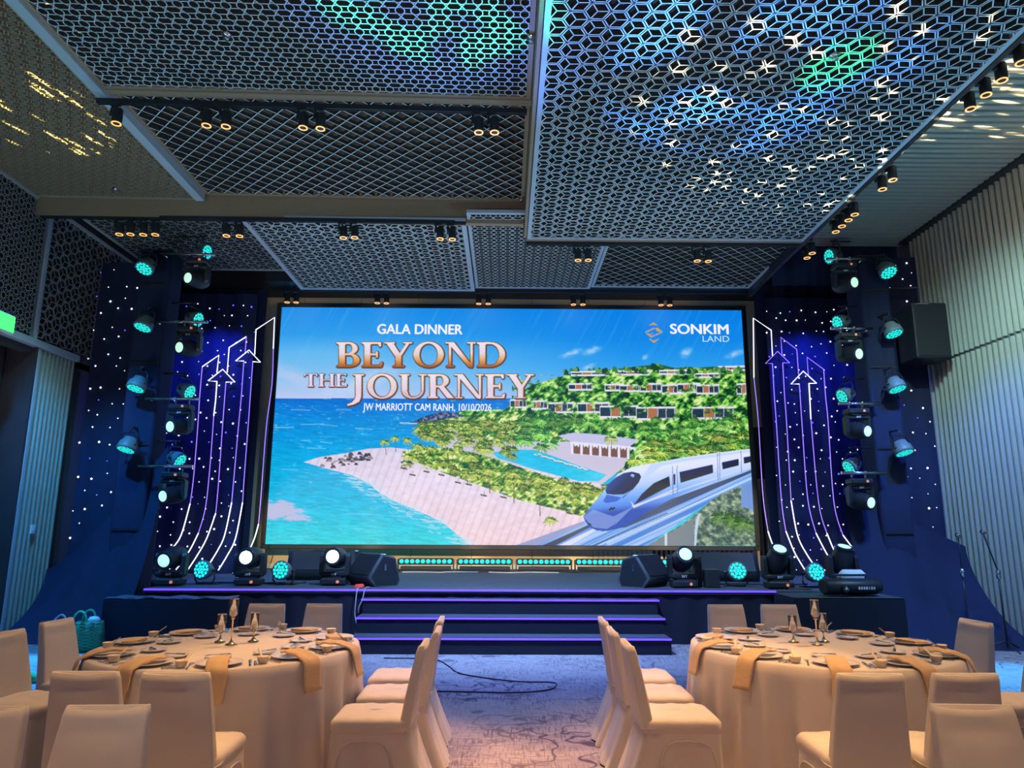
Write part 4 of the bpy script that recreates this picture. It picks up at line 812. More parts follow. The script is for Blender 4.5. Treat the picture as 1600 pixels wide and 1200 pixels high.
    for x, y, w_, h_ in ((892, 581, 60, 4), (965, 580, 50, 4), (1030, 579, 44, 4), (1085, 584, 40, 4), (1120, 573, 50, 4), (888, 600, 38, 7), (945, 601, 30, 7), (968, 602, 40, 7), (1000, 600, 34, 9), (1034, 602, 34, 10), (1058, 600, 36, 10), (1088, 602, 36, 10), (1151, 600, 26, 12), (797, 625, 26, 9), (830, 627, 26, 9), (856, 630, 40, 11), (902, 630, 50, 11), (937, 635, 60, 13), (994, 637, 62, 14), (1081, 637, 66, 13)):
        villa(x, y - 1, w_, h_ * 1.25)
    for k in range(90):
        x = r.uniform(880, 1172); y = 578 + r.normal() * 2 - 5 * math.exp(-((x - 1028) / 14) ** 2); s = r.uniform(1.5, 4.5); fill([(x - s, y + s), (x - s * .6, y - s * .6), (x, y - s), (x + s * .7, y - s * .4), (x + s, y + s)], [(22, 70, 48), (60, 124, 62), (110, 160, 86)][k % 3])
    m2 = np.clip(vnoise(9, 5, 31) * 6 - 3.3, 0, 1) * ((TY > 585) & (TY < 660) & (TX > 800)); img[:] = mixc(img, green, m2)
    # beach
    beach = [(474, 722), (500, 714), (540, 708), (575, 701), (610, 699), (640, 702), (700, 715), (760, 735), (820, 720), (930, 745), (960, 790), (912, 815), (840, 852), (736, 853), (718, 838), (690, 815), (650, 797), (612, 781), (590, 768), (576, 755), (548, 742), (520, 735), (495, 728)]
    fill(beach, sand)
    for pts in ([(548, 742), (576, 755), (590, 768), (612, 781), (650, 797), (690, 815), (718, 838), (736, 853)],):
        for k in range(len(pts) - 1):
            for q in range(26):
                t = r.random(); x = pts[k][0] + (pts[k + 1][0] - pts[k][0]) * t - r.random() ** 2 * 34; y = pts[k][1] + (pts[k + 1][1] - pts[k][1]) * t + r.normal() * 3
                line((x, y), (x + r.uniform(5, 20), y + r.uniform(0, 4)), (205, 222, 240), r.uniform(.6, 1.6), 0.6)
    for (x, y) in ((560, 768), (585, 772), (620, 812), (650, 820), (480, 700), (470, 688), (500, 690), (440, 733), (525, 640), (455, 640), (555, 669), (430, 668), (470, 663), (500, 663), (540, 803), (610, 806), (480, 815), (455, 838)): line((x, y), (x + r.uniform(10, 40), y + r.uniform(-1, 3)), (150, 205, 240), 1.0, 0.6)
    fill([(655, 672), (700, 665), (790, 690), (840, 690), (900, 690), (985, 700), (975, 730), (940, 757), (870, 742), (800, 725), (740, 716), (690, 700)], (205, 196, 222))
    for k in range(46):
        t = r.random(); x = 508 + t * 70 + r.normal() * 3; y = 722 - t * 8 + r.normal() * 4.2; s = r.uniform(1.5, 5)
        fill([(x - s, y + s * .5), (x - s * .4, y - s * .6), (x + s * .5, y - s * .5), (x + s, y + s * .5)], [(92, 84, 96), (150, 138, 148), (60, 60, 76)][k % 3])
    belt = ramp(tone, [(0, (18, 56, 34)), (.3, (52, 110, 44)), (.55, (104, 158, 54)), (.8, (190, 210, 96)), (1, (238, 240, 184))])
    fill([(628, 706), (660, 698), (700, 700), (735, 706), (772, 716), (800, 726), (850, 742), (900, 757), (935, 762), (958, 772), (935, 800), (905, 806), (880, 798), (845, 790), (800, 778), (765, 764), (730, 752), (696, 740), (665, 728), (640, 717)], belt)
    fill([(880, 688), (850, 680), (800, 690), (760, 690), (700, 668), (655, 664), (690, 655), (800, 640), (880, 670)], belt, .85)
    # pool and pavilion
    fill([(769, 707), (800, 702), (835, 703), (868, 714), (905, 728), (948, 742), (936, 752), (905, 752), (875, 744), (836, 734), (800, 722), (778, 716)], ramp(np.clip((TX - 770) / 170, 0, 1), [(0, (60, 195, 235)), (.5, (25, 190, 232)), (1, (70, 205, 238))]) * (0.92 + 0.16 * vnoise(10, 2, 41)[..., None]).clip(0, 1.1))
    for k in range(16): x = 835 + k * 5.2; y = 709 + k * 1.6 + r.normal(); line((x, y), (x + 5, y + 2), (240, 236, 246), 1.2); line((x + 1, y + 2), (x + 6, y + 4), (110, 92, 90), 0.8)
    fill([(871, 681), (896, 676), (930, 678), (998, 687), (985, 697), (890, 689)], (196, 194, 232)); fill([(890, 689), (985, 697), (985, 702), (892, 694)], (226, 222, 244))
    fill([(892, 693), (984, 700), (984, 716), (892, 708)], (120, 84, 72))
    for k in range(7):
        x = 892 + k * 14.6; fill([(x, 692 + k * .9), (x + 4, 692 + k), (x + 4, 710 + k * 1.3), (x, 709 + k * 1.3)], (232, 228, 246)); fill([(x + 4, 692 + k), (x + 14, 693 + k), (x + 12, 699 + k), (x + 9, 695.5 + k), (x + 6, 698 + k)], (232, 228, 246))
    # palms
    def palm(x, y, s, trunk, yel=0.5, dark=1.0):
        if trunk: line((x, y), (x + r.uniform(-1, 2), y + trunk), (96, 76, 66), max(0.8, s * .09))
        pal = (np.array([(24, 62, 34), (62, 122, 42), (132, 170, 52), (214, 212, 84), (244, 240, 170)]) if yel > .3 else np.array([(14, 62, 34), (40, 122, 46), (84, 168, 58), (150, 206, 90), (214, 236, 160)])) * dark
        nf = 17; tx, ty, cc = [], [], []
        for k in range(nf):
            a = 2 * PI * k / nf + r.uniform(-.2, .2); L = s * r.uniform(.75, 1.1); up = math.sin(a)
            t = np.linspace(0.02, 1, int(s * 3) + 6); fx = np.cos(a) * L * t; fy = -up * L * 0.72 * t - 0.16 * L * t + 0.42 * L * t ** 2
            base = 0 if up > .4 else (2 if up < -.2 else 1)
            for q in np.linspace(0, 1, 5):
                ll = s * 0.26 * q * (1 - t * .7); j = r.integers(0, 2, len(t))
                tx.append(x + fx + ll * .25 * np.sign(np.cos(a) + 1e-3)); ty.append(y + fy + ll); idx = np.clip(base + j + (r.random(len(t)) < yel * .75).astype(int) * (1 if q < .5 else 0) + (1 if q == 0 else 0), 0, 4)
                cc.append(pal[idx])
        stamp(np.concatenate(tx), np.concatenate(ty), np.concatenate(cc), 0.9)
    P = []
    for k in range(130): x = r.uniform(800, 1168); y = r.uniform(652, 716); P.append((x, y, r.uniform(8, 16), 0, 0.15, r.uniform(.7, 1.15)))
    for k in range(90): x = r.uniform(655, 800); y = 668 + (x - 655) * 0.05 + r.uniform(-14, 26) * (0.5 + (x - 655) / 150); P.append((x, y, r.uniform(6, 12), 6, 0.55, r.uniform(.75, 1.1)))
    for k in range(60): x = r.uniform(630, 960); y = 716 + (x - 640) * 0.17 + r.normal() * 7; P.append((x, y, r.uniform(6, 11), 0, 0.6, r.uniform(.7, 1.1)))
    for k in range(45): x = r.uniform(960, 1165); y = r.uniform(690, 722) - (x - 960) * .06; P.append((x, y, r.uniform(9, 17), 0, 0.5, r.uniform(.8, 1.15)))
    for q in ((601, 690, 8, 20), (617, 684, 8, 22), (636, 687, 8, 20), (652, 696, 10, 14), (690, 690, 9, 12), (700, 705, 12, 14), (736, 712, 13, 18), (716, 700, 9, 10), (672, 700, 10, 14), (745, 742, 11, 0), (860, 812, 11, 0), (955, 685, 11, 14), (950, 735, 12, 0), (765, 735, 14, 36), (731, 738, 13, 16), (804, 740, 15, 46), (843, 748, 15, 58), (917, 760, 16, 40), (880, 775, 13, 0), (958, 765, 12, 0), (775, 760, 8, 0), (900, 780, 9, 0)): P.append((*q, 0.7, 1.0))
    for q in sorted(P, key=lambda t: t[1]):
        if 862 < q[0] < 1005 and 664 < q[1] < 718 and q[3] == 0: continue
        if 775 < q[0] < 955 and 698 < q[1] < 748 and q[3] == 0: continue
        palm(*q)
    for x, y in ((632, 731), (645, 741), (667, 736), (690, 741), (716, 753), (733, 756), (756, 773), (787, 776), (875, 793), (890, 801)): line((x - 5, y), (x + 4, y + 2), (84, 76, 70), 1.6); line((x, y - 7), (x, y), (150, 140, 140), 0.8); fill([(x - 5, y - 6), (x, y - 9), (x + 5, y - 6)], (225, 220, 240))
    # viaduct and train
    K = lambda pts: [(780 + a / 3.81, 660 + b / 3.81) for a, b in pts]
    und = ramp(np.clip(vnoise(6, 5, 51, .4, 4) * 1.8 - .4, 0, 1), [(0, (30, 58, 66)), (.5, (96, 124, 108)), (.8, (150, 170, 140)), (1, (190, 204, 170))])
    fill(K([(880, 735), (1100, 600), (1330, 410), (1530, 330), (1545, 735)]), und)
    fill(K([(880, 735), (1010, 660), (1160, 570), (1160, 735)]), (120, 132, 142)); fill(K([(985, 735), (985, 665), (1000, 655), (1000, 735)]), (200, 214, 230))
    fill(K([(1160, 735), (1168, 590), (1185, 545), (1198, 540), (1180, 640), (1172, 735)]), (190, 212, 235)); fill(K([(1440, 500), (1440, 380), (1530, 340), (1535, 540), (1500, 520)]), (112, 150, 215))
    for k in range(3): palm(780 + (1340 + k * 60) / 3.81, 660 + (560 + 20 * k) / 3.81, 22, 0, 0.3, .75)
    guide = ramp(((TX - 780) * .46 + (TY - 660)) / 60 % 1 * 0 + np.clip(vnoise(300, 3.5, 61, -0.44, 2), 0, 1), [(.2, (70, 130, 215)), (.45, (120, 170, 238)), (.6, (176, 205, 248)), (.85, (90, 145, 225))])
    fill(K([(90, 735), (500, 592), (1510, 268), (1515, 352), (1330, 422), (1180, 520), (880, 735)]), guide)
    fill(K([(90, 735), (500, 588), (515, 604), (220, 735)]), (150, 160, 205)); fill(K([(250, 735), (530, 612), (545, 622), (330, 735)]), (70, 74, 98)); fill(K([(350, 735), (560, 632), (580, 640), (420, 735)]), (216, 220, 246)); fill(K([(600, 652), (760, 622), (1000, 520), (1500, 300), (1500, 285), (900, 500), (700, 600)]), (46, 60, 92), .8)
    line(*K([(640, 720), (1510, 330)]), (205, 225, 252), 1.2); line(*K([(560, 735), (1000, 540)]), (60, 80, 120), 1.2)
    body = ramp(np.clip((TY - (765 - (TX - 911) * 0.10)) / 62 + .35, 0, 1), [(0, (226, 232, 254)), (.35, (178, 206, 252)), (.6, (124, 176, 248)), (.85, (84, 140, 236)), (1, (44, 82, 182))])
    fill(K([(500, 560), (512, 590), (540, 625), (580, 643), (650, 646), (760, 612), (900, 525), (1060, 436), (1300, 345), (1515, 268), (1510, 155), (1300, 180), (1100, 208), (900, 245), (790, 265), (710, 305), (650, 370), (590, 450), (530, 520)]), body)
    fill(K([(500, 560), (560, 520), (680, 560), (800, 500), (700, 600), (640, 635), (560, 625)]), (172, 188, 240), .55); fill(K([(900, 250), (1100, 212), (1515, 160), (1515, 172), (1100, 232), (960, 262), (880, 330), (850, 330)]), (190, 212, 252), .75)
    fill(K([(618, 470), (640, 430), (740, 450), (790, 400), (700, 470), (640, 480)]), (40, 84, 200), .8)
    ws = ramp(np.clip((TX - 945) / 60 + (TY - 755) / 60, 0, 1), [(0, (40, 78, 170)), (.5, (24, 42, 96)), (1, (30, 34, 60))])
    fill(K([(632, 402), (648, 368), (690, 330), (740, 302), (790, 293), (835, 305), (845, 325), (830, 358), (795, 400), (740, 428), (680, 430), (640, 425)]), ws); fill(K([(780, 318), (790, 305), (806, 312), (800, 328)]), (170, 200, 245), .9)
    for w_ in ([(800, 492), (850, 425), (920, 362), (1012, 320), (1018, 378), (900, 440)], [(1073, 296), (1270, 251), (1274, 300), (1080, 360)], [(1326, 238), (1425, 217), (1426, 256), (1330, 280)], [(1455, 208), (1512, 198), (1512, 232), (1458, 246)]):
        fill(K(w_), (36, 42, 58)); q = K(w_); fill([q[0], q[1], ((q[1][0] + q[2][0]) / 2, (q[1][1] + q[2][1]) / 2), ((q[0][0] + q[-1][0]) / 2, (q[0][1] + q[-1][1]) / 2)], (34, 40, 120), .5)
    fill(K([(1037, 310), (1048, 306), (1048, 368), (1037, 374)]), (36, 44, 90)); fill(K([(780, 462), (805, 495), (1060, 388), (1060, 398), (800, 512)]), (228, 214, 226), .9)
    line(*K([(790, 500), (1300, 330)]), (210, 222, 250), 1.4); line(*K([(1300, 330), (1512, 255)]), (200, 216, 250), 1.2)
    for x, a, b in ((1030, 262, 430), (1057, 256, 418), (1298, 182, 345), (1310, 180, 340), (1438, 168, 296)): line(*K([(x, a), (x + 3, b)]), (40, 70, 150), 0.7)
    line(*K([(655, 522), (672, 506)]), (30, 36, 60), 1.6); line(*K([(672, 520), (688, 506)]), (30, 36, 60), 1.6); fill(K([(530, 600), (548, 604), (545, 612), (532, 610)]), (20, 26, 50))
    # wooden serif capitals, drawn glyph by glyph: polygons in a unit box (x right, y down)
    th, tn, sf = 0.17, 0.055, 0.05
    def stem(x, y0=0, y1=1, t=th): return [[(x, y0), (x + t, y0), (x + t, y1), (x, y1)], [(x - sf * 1.6, y0), (x + t + sf * 1.6, y0), (x + t + sf * 1.6, y0 + .035), (x + t, y0 + .09), (x, y0 + .09), (x - sf * 1.6, y0 + .035)], [(x - sf * 1.6, y1), (x + t + sf * 1.6, y1), (x + t + sf * 1.6, y1 - .035), (x + t, y1 - .09), (x, y1 - .09), (x - sf * 1.6, y1 - .035)]]
    def ser(x, y, w_=.16, d=1): return [[(x - w_, y), (x + w_, y), (x + w_, y + d * .035), (x - w_, y + d * .035)]]
    def arc(cx, cy, rx, ry, a0, a1, tk, tv, n=22):
        o, i_ = [], []
        for k in range(n + 1):
            a = math.radians(a0 + (a1 - a0) * k / n); o.append((cx + rx * math.cos(a), cy + ry * math.sin(a))); i_.append((cx + (rx - tk) * math.cos(a), cy + (ry - tv) * math.sin(a)))
        return [o[k:k + 2] + i_[k:k + 2][::-1] for k in range(n)]
    G = {
        'B': (0.74, stem(.08) + [[(.1, 0), (.4, 0), (.4, tn), (.1, tn)], [(.1, .46), (.42, .46), (.42, .46 + tn), (.1, .46 + tn)], [(.1, 1 - tn), (.42, 1 - tn), (.42, 1), (.1, 1)]] + arc(.38, .245, .26, .245, -90, 90, .155, tn) + arc(.40, .73, .30, .27, -90, 90, .17, tn)),
        'E': (0.66, stem(.08) + [[(.1, 0), (.58, 0), (.58, .16), (.54, .16), (.5, tn), (.1, tn)], [(.1, .46), (.44, .46), (.44, .38), (.48, .38), (.48, .62), (.44, .62), (.44, .52), (.1, .52)], [(.1, 1 - tn), (.52, 1 - tn), (.58, .82), (.63, .82), (.6, 1), (.1, 1)]]),
        'Y': (0.82, [[(.05, .02), (.25, .02), (.48, .5), (.44, .58), (.33, .58)], [(.68, .02), (.76, .02), (.50, .56), (.44, .50)]] + [[(.34, .5), (.50, .5), (.50, 1), (.34, 1)]] + ser(.42, .965, .17) + ser(.15, 0) + ser(.71, 0, .13)),
        'O': (0.98, arc(.49, .5, .46, .52, 0, 360, .17, .055, 44)),
        'N': (0.92, [[(.10, 0), (.155, 0), (.155, 1), (.10, 1)], [(.06, 0), (.25, 0), (.82, .98), (.80, 1.03), (.70, 1.0)], [(.765, 0), (.82, 0), (.82, 1.0), (.765, 1.0)]] + ser(.13, .965, .12) + ser(.12, 0, .13) + ser(.79, 0, .12)),
        'D': (0.90, stem(.08) + [[(.1, 0), (.42, 0), (.42, tn), (.1, tn)], [(.1, 1 - tn), (.42, 1 - tn), (.42, 1), (.1, 1)]] + arc(.40, .5, .46, .5, -90, 90, .17, tn)),
        'J': (0.46, [[(.16, 0), (.33, 0), (.33, .95), (.27, 1.15), (.10, 1.27), (-.10, 1.33), (-.12, 1.27), (.04, 1.18), (.13, 1.04), (.16, .9)]] + ser(.25, 0, .17)),
        'U': (0.88, [[(.10, 0), (.27, 0), (.27, .68), (.10, .68)], [(.73, 0), (.785, 0), (.785, .68), (.73, .68)]] + arc(.4425, .66, .3425, .36, 180, 90, .17, .06) + arc(.4425, .66, .3425, .36, 0, 90, .055, .06) + ser(.18, 0, .16) + ser(.76, 0, .12)),
        'R': (0.82, stem(.08) + [[(.1, 0), (.4, 0), (.4, tn), (.1, tn)], [(.1, .48), (.4, .48), (.4, .48 + tn), (.1, .48 + tn)], [(.34, .52), (.50, .50), (.80, .96), (.84, 1), (.62, 1)]] + arc(.38, .265, .28, .265, -90, 90, .16, tn)),
        'T': (0.76, stem(.29) + [[(.02, 0), (.72, 0), (.74, .2), (.70, .2), (.64, tn), (.10, tn), (.04, .2), (0, .2)]]),
        'H': (0.90, stem(.08) + stem(.65) + [[(.2, .46), (.7, .46), (.7, .46 + tn), (.2, .46 + tn)]]),
    }
    def word(s, x0, x1, y0, y1, gap=0.04):
        tot = sum(G[c][0] for c in s) + gap * (len(s) - 1); sx = (x1 - x0) / tot; sy = y1 - y0; m = np.zeros((H, W)); x = x0
        for c in s:
            for p in G[c][1]:
                q = cover([(x + a * sx, y0 + b * sy) for a, b in p])
                if q is not None: m[q[0]] = np.maximum(m[q[0]], q[1])
            x += (G[c][0] + gap) * sx
        return m
    def dil(m, k):
        o = m.copy()
        for dx in range(-k, k + 1):
            for dy in range(-k, k + 1):
                if dx * dx + dy * dy <= k * k + .5: o = np.maximum(o, np.roll(np.roll(m, dx, 1), dy, 0))
        return o
    for s, b, o1, o2, hot in (('BEYOND', (526, 791, 535, 573), 2, 1, 1), ('THE', (475, 543, 584, 604), 1, 0, 0), ('JOURNEY', (548, 833, 585, 622), 2, 1, .25)):
        m = word(s, *b); big = np.roll(np.roll(dil(m, o1 + 1), 1, 1), 1, 0)
        img[:] = mixc(img, C(92, 48, 44), big * 0.9); t = (TY - b[2]) / (b[3] - b[2])
        gold = ramp(t, [(0, (250, 190, 80)), (.5, (222, 160, 40)), (1, (150, 78, 20))]); img[:] = mixc(img, gold, dil(m, o2) if o2 else m * 0)
        img[:] = mixc(img, ramp(t, [(0, (232, 228, 250)), (.45, (226, 214, 232)), (.7, (226, 170, 110) if hot == 1 else (226, 208, 230)), (1, (170, 96, 44) if hot == 1 else (232, 214, 228))]), m)
    for p in ([(1013, 509), (1021, 503.5), (1029, 509), (1021, 507.5)], [(1023, 513), (1028, 512), (1036, 518.5), (1027, 518)], [(1008, 520), (1017, 522), (1022, 519), (1015, 526)], [(1013, 529), (1022, 532), (1031, 528), (1022, 536.5)]): fill(p, (196, 160, 100))
    for p, q in (((1009, 519), (1022, 513)), ((1016, 527), (1034, 519))): line(p, q, (196, 170, 110), 1.2)
    img[:] = np.clip(img, 0, 1)
    lin = np.where(img <= 0.04045, img / 12.92, ((img + 0.055) / 1.055) ** 2.4)
    # panel face as a fine grid carrying the colour
    co = np.stack([PX, np.full_like(PX, 0.0), PZ_], -1).reshape(-1, 3)
    i, j = np.meshgrid(np.arange(W - 1), np.arange(H - 1)); a = (j * W + i).ravel(); faces = np.stack([a, a + W, a + W + 1, a + 1], 1)
    me = bpy.data.meshes.new('picture_face'); me.vertices.add(len(co)); me.vertices.foreach_set('co', co.ravel().astype(np.float32))
    nf = len(faces); me.loops.add(nf * 4); me.loops.foreach_set('vertex_index', faces.ravel().astype(np.int32)); me.polygons.add(nf)
    me.polygons.foreach_set('loop_start', np.arange(0, nf * 4, 4, dtype=np.int32)); me.update(calc_edges=True)
    at = me.color_attributes.new('picture', 'FLOAT_COLOR', 'POINT'); at.data.foreach_set('color', np.concatenate([lin.reshape(-1, 3), np.ones((W * H, 1))], 1).ravel().astype(np.float32))
    m = bpy.data.materials.new('led_picture'); m.use_nodes = True; nt = m.node_tree; b = nt.nodes['Principled BSDF']; b.inputs['Base Color'].default_value = (0, 0, 0, 1); b.inputs['Roughness'].default_value = .7
    an = nt.nodes.new('ShaderNodeAttribute'); an.attribute_name = 'picture'; nt.links.new(an.outputs['Color'], b.inputs['Emission Color']); b.inputs['Emission Strength'].default_value = 1.0
    m.cycles.emission_sampling = 'NONE'
    t = thing('led_screen', 'huge LED wall showing a beach resort, a white train and gala dinner lettering', 'screen', (0, YS, 0))
    fc = link('picture_face', me, m, t)
    fr = [MB().bevbox(c, dd, 0.01) for c, dd in ((((X0 + X1) / 2, 0.03, Z1 + 0.045), (X1 - X0 + 0.18, 0.12, 0.09)), (((X0 + X1) / 2, 0.03, Z0 - 0.045), (X1 - X0 + 0.18, 0.12, 0.09)), ((X0 - 0.045, 0.03, (Z0 + Z1) / 2), (0.09, 0.12, Z1 - Z0)), ((X1 + 0.045, 0.03, (Z0 + Z1) / 2), (0.09, 0.12, Z1 - Z0)))]
    for f in fr: part('frame_bar', f, MAT['black'], t)
    part('back_cabinet', MB().box(((X0 + X1) / 2, 0.21, (Z0 + Z1) / 2), (X1 - X0 - 0.4, 0.39, Z1 - Z0 - 0.4)), MAT['black'], t)
    for s, x0, x1, y0, y1, mt, bold in (('GALA DINNER', 589, 723, 507, 522, 'scrw', 0.030), ('JW MARRIOTT CAM RANH, 10/10/2026', 567, 768, 631, 641, 'scrw', 0.018), ('SONKIM', 1047, 1138, 506.5, 522, 'scrw', 0.030), ('LAND', 1098, 1139, 525, 534, 'screwhite', 0.0)):
        a = PY(x0, y1, YS); b = PY(x1, y0, YS); tm = text_mesh(s, 1.0, bold); v = np.array([q.co for q in tm.vertices])
        mn, mx = v.min(0), v.max(0)
        if ',' in s: mn = mn.copy(); mn[1] = 0
        tm.transform(Matrix(((( b.x - a.x) / (mx[0] - mn[0]), 0, 0, a.x - mn[0] * (b.x - a.x) / (mx[0] - mn[0])), (0, 0, 0, -0.006), (0, (b.z - a.z) / (mx[1] - mn[1]), 0, a.z - mn[1] * (b.z - a.z) / (mx[1] - mn[1])), (0, 0, 0, 1))))
        link('lettering', tm, MAT[mt], fc)
build_screen()
# ================================================================ CHAIRS
def make_chair():
    t = thing('banquet_chair', 'x', 'chair'); r = random.Random(3)
    def rrect(w, d, rad, z, cx=0, cy=0, n=5, per=9):
        out = []; cs = [(w - rad, d - rad, 0), (-w + rad, d - rad, 90), (-w + rad, -d + rad, 180), (w - rad, -d + rad, 270)]
        for q, (x, y, a0) in enumerate(cs):
            for k in range(n + 1):
                a = math.radians(a0 + 90 * k / n); out.append((cx + x + rad * math.cos(a), cy + y + rad * math.sin(a), z))
            nx = cs[(q + 1) % 4]; ex = (cx + nx[0] + rad * math.cos(math.radians(nx[2])), cy + nx[1] + rad * math.sin(math.radians(nx[2]))); l = out[-1]
            for k in range(1, per): out.append((l[0] + (ex[0] - l[0]) * k / per, l[1] + (ex[1] - l[1]) * k / per, z))
        return out
    # backrest: slab leaning back, wider below, top edge sagging a little between its corners
    rings = []
    for k in range(15):
        u = k / 14; z = 0.40 + 0.48 * u; w = 0.200 - 0.036 * u; d = 0.036 - 0.012 * u; cy = -0.205 - 0.085 * u ** 1.2
        if k == 14: w -= 0.003; d *= 0.75
        rg = rrect(w, d, min(0.013, d * .9), z, 0, cy)
        rings.append([(x, y + 0.006 * math.cos(x * 9) * (1 if y > cy else -1) * 0.6 + (0.010 * math.exp(-((z - 0.80) / 0.035) ** 2) * math.cos(x / w * 1.5) * (-1 if y > cy else 1)), zz - (0.016 * math.cos(x / w * 1.57) * u ** 6)) for x, y, zz in rg])
    part('back_cover', MB().loft(rings), MAT['cover'], t)
    # seat cushion under the cover
    rings = []
    for z, g, rd in ((0.40, 0.0, .04), (0.43, 0.008, .05), (0.455, 0.008, .06), (0.472, -0.006, .06), (0.480, -0.035, .06), (0.483, -0.09, .05), (0.484, -0.15, .04), (0.484, -0.19, .012)):
        rings.append([(x, y, zz + 0.004 * math.sin(x * 31 + y * 47) * (1 if -.16 < g < -.01 else 0)) for x, y, zz in rrect(0.205 + g, 0.225 + g, max(rd + g * .3, .02), z)])
    part('seat_cover', MB().loft(rings), MAT['cover'], t)
    # skirt down to the floor with folds, flaring most behind
    rings = []
    for k in range(13):
        u = k / 12; z = 0.425 - 0.417 * u; rg = rrect(0.204, 0.226, 0.05, z); rr = []
        for q, (x, y, zz) in enumerate(rg):
            fl = 1 + 0.05 * u; back = max(0, -y / 0.228)
            f = 0.013 * u * math.sin(q * 1.05) + 0.008 * u * math.sin(q * 2.3 + 1)
            nx, ny = x / 0.204, y / 0.226; L = math.hypot(nx, ny)
            side = math.exp(-((y - 0.02) / 0.09) ** 2) * (abs(x) > 0.185) * math.sin(min(1, max(0, (u - 0.22) / .5)) * 1.57) * 0.022
            rr.append((x * fl + nx / L * f - math.copysign(side, x), y * fl + ny / L * f - back ** 3 * 0.15 * u ** 1.3, zz + (0.006 * math.sin(q * .7) if k == 12 else 0)))
        rings.append(rr)
    part('skirt', MB().loft(rings, False), MAT['cover'], t)
    # raised arched hem on either side and the seam cord round the back
    for s in (-1, 1):
        pts = []
        for k in range(17):
            a = PI * k / 16; pts.append((s * (0.208 + 0.018 * (1 - math.sin(a) ** .6)), -0.17 * math.copysign(abs(math.cos(a)) ** .55, math.cos(a)) + 0.02, 0.03 + 0.33 * math.sin(a) ** .5))
        part('hem', MB().tube(pts, 0.0055, 5), MAT['cover'], t)
    part('seam_cord', MB().tube([(-0.207, -0.10, 0.435), (-0.215, -0.19, 0.43), (-0.19, -0.245, 0.42), (0, -0.25, 0.415), (0.19, -0.245, 0.42), (0.215, -0.19, 0.43), (0.207, -0.10, 0.435)], 0.0045, 5), MAT['cover'], t)
    return t
ch0 = make_chair(); used = [False]
def chair(x, y, face, lb, grp):
    """face: direction the sitter looks, degrees from +X"""
    t = ch0 if not used[0] else dup(ch0); used[0] = True
    t.location = (x, y, 0); t.rotation_euler = (0, 0, math.radians(face - 90)); t['label'] = lb; t['group'] = grp
LG, RG, NG = 'covered chairs round the left table', 'covered chairs round the right table', 'covered chairs of the nearest tables'
for x, y, a, lb in ((-3.10, 4.97, -13, 'white covered chair left of the left table, nearer one with its seat lit orange'), (-3.10, 5.60, -6, 'white covered chair left of the left table, the further one, upright against the blue carpet'),
                    (-2.18, 6.50, -90, 'white covered chair at the stage side of the left table, behind the candle glasses'), (-1.67, 6.52, -92, 'pale chair at the stage side of the left table with light patches on its back'),
                    (-0.79, 5.80, 180, 'aisle chair of the left table furthest from the camera'), (-0.76, 5.22, 181, 'aisle chair of the left table, middle of the three'), (-0.79, 4.66, 180, 'aisle chair of the left table nearest the camera, orange-lit seat and arched side hem'),
                    (-1.62, 4.00, 91, 'grey-shaded chair back seen from behind at the near side of the left table, right one'), (-2.07, 4.02, 90, 'grey-shaded chair back seen from behind at the near side of the left table, left one')): chair(x, y, a, lb, LG)
for x, y, a, lb in ((1.06, 5.80, 0, 'aisle chair of the right table furthest from the camera'), (1.05, 5.24, 0, 'aisle chair of the right table, middle of the three'), (1.06, 4.67, 0, 'aisle chair of the right table nearest the camera, orange-lit seat and arched side hem'),
                    (2.06, 6.56, -89, 'white covered chair at the stage side of the right table, left one'), (2.55, 6.58, -92, 'covered chair at the stage side of the right table, right one with a creased top'),
                    (3.41, 5.74, 186, 'white covered chair right of the right table with a sagging top edge, the further one'), (3.41, 5.02, 180, 'white covered chair right of the right table at the photo edge, orange-lit seat'),
                    (1.83, 4.02, 89, 'grey-shaded chair back seen from behind at the near side of the right table, left one'), (2.31, 4.03, 90, 'grey-shaded chair back seen from behind at the near side of the right table, right one')): chair(x, y, a, lb, RG)
for x, y, a, lb in ((-1.58, 2.78, -87, 'chair in the bottom left foreground facing the camera, whole top edge visible'), (-2.07, 2.76, -90, 'chair cut off by the bottom left corner of the photo'), (1.92, 2.82, -92, 'chair in the bottom right foreground facing the camera')): chair(x, y, a, lb, NG)
# ================================================================ TABLES
def plate_mesh(r, h=0.016):
    return MB().lathe([(0.0, 0.0), (r * .62, 0.0), (r * .66, 0.003), (r * .98, h), (r, h + .002), (r * .985, h + .004), (r * .64, 0.008), (r * .6, 0.006), (0.0, 0.006)], 32).mesh('plate')
M_plate, M_side = plate_mesh(0.142), plate_mesh(0.085, 0.012)
M_bowl = MB().lathe([(0.0, 0.0), (0.022, 0.0), (0.030, 0.008), (0.038, 0.04), (0.036, 0.042), (0.026, 0.012), (0.0, 0.008)], 20).mesh('bowl')
def knife(L=0.21):
    mb = MB(); mb.loft([[(w_ * a, y, 0.004 + b * t_) for a, b in ((-1, -1), (1, -1), (1, 1), (-1, 1))] for y, w_, t_ in ((0, .004, .003), (0.005, .007, .004), (L * .42, .007, .004), (L * .46, .004, .003), (L * .5, .009, .0012), (L * .88, .010, .0010), (L * .97, .006, .0008), (L, .001, .0006))]); return mb.mesh('knife')
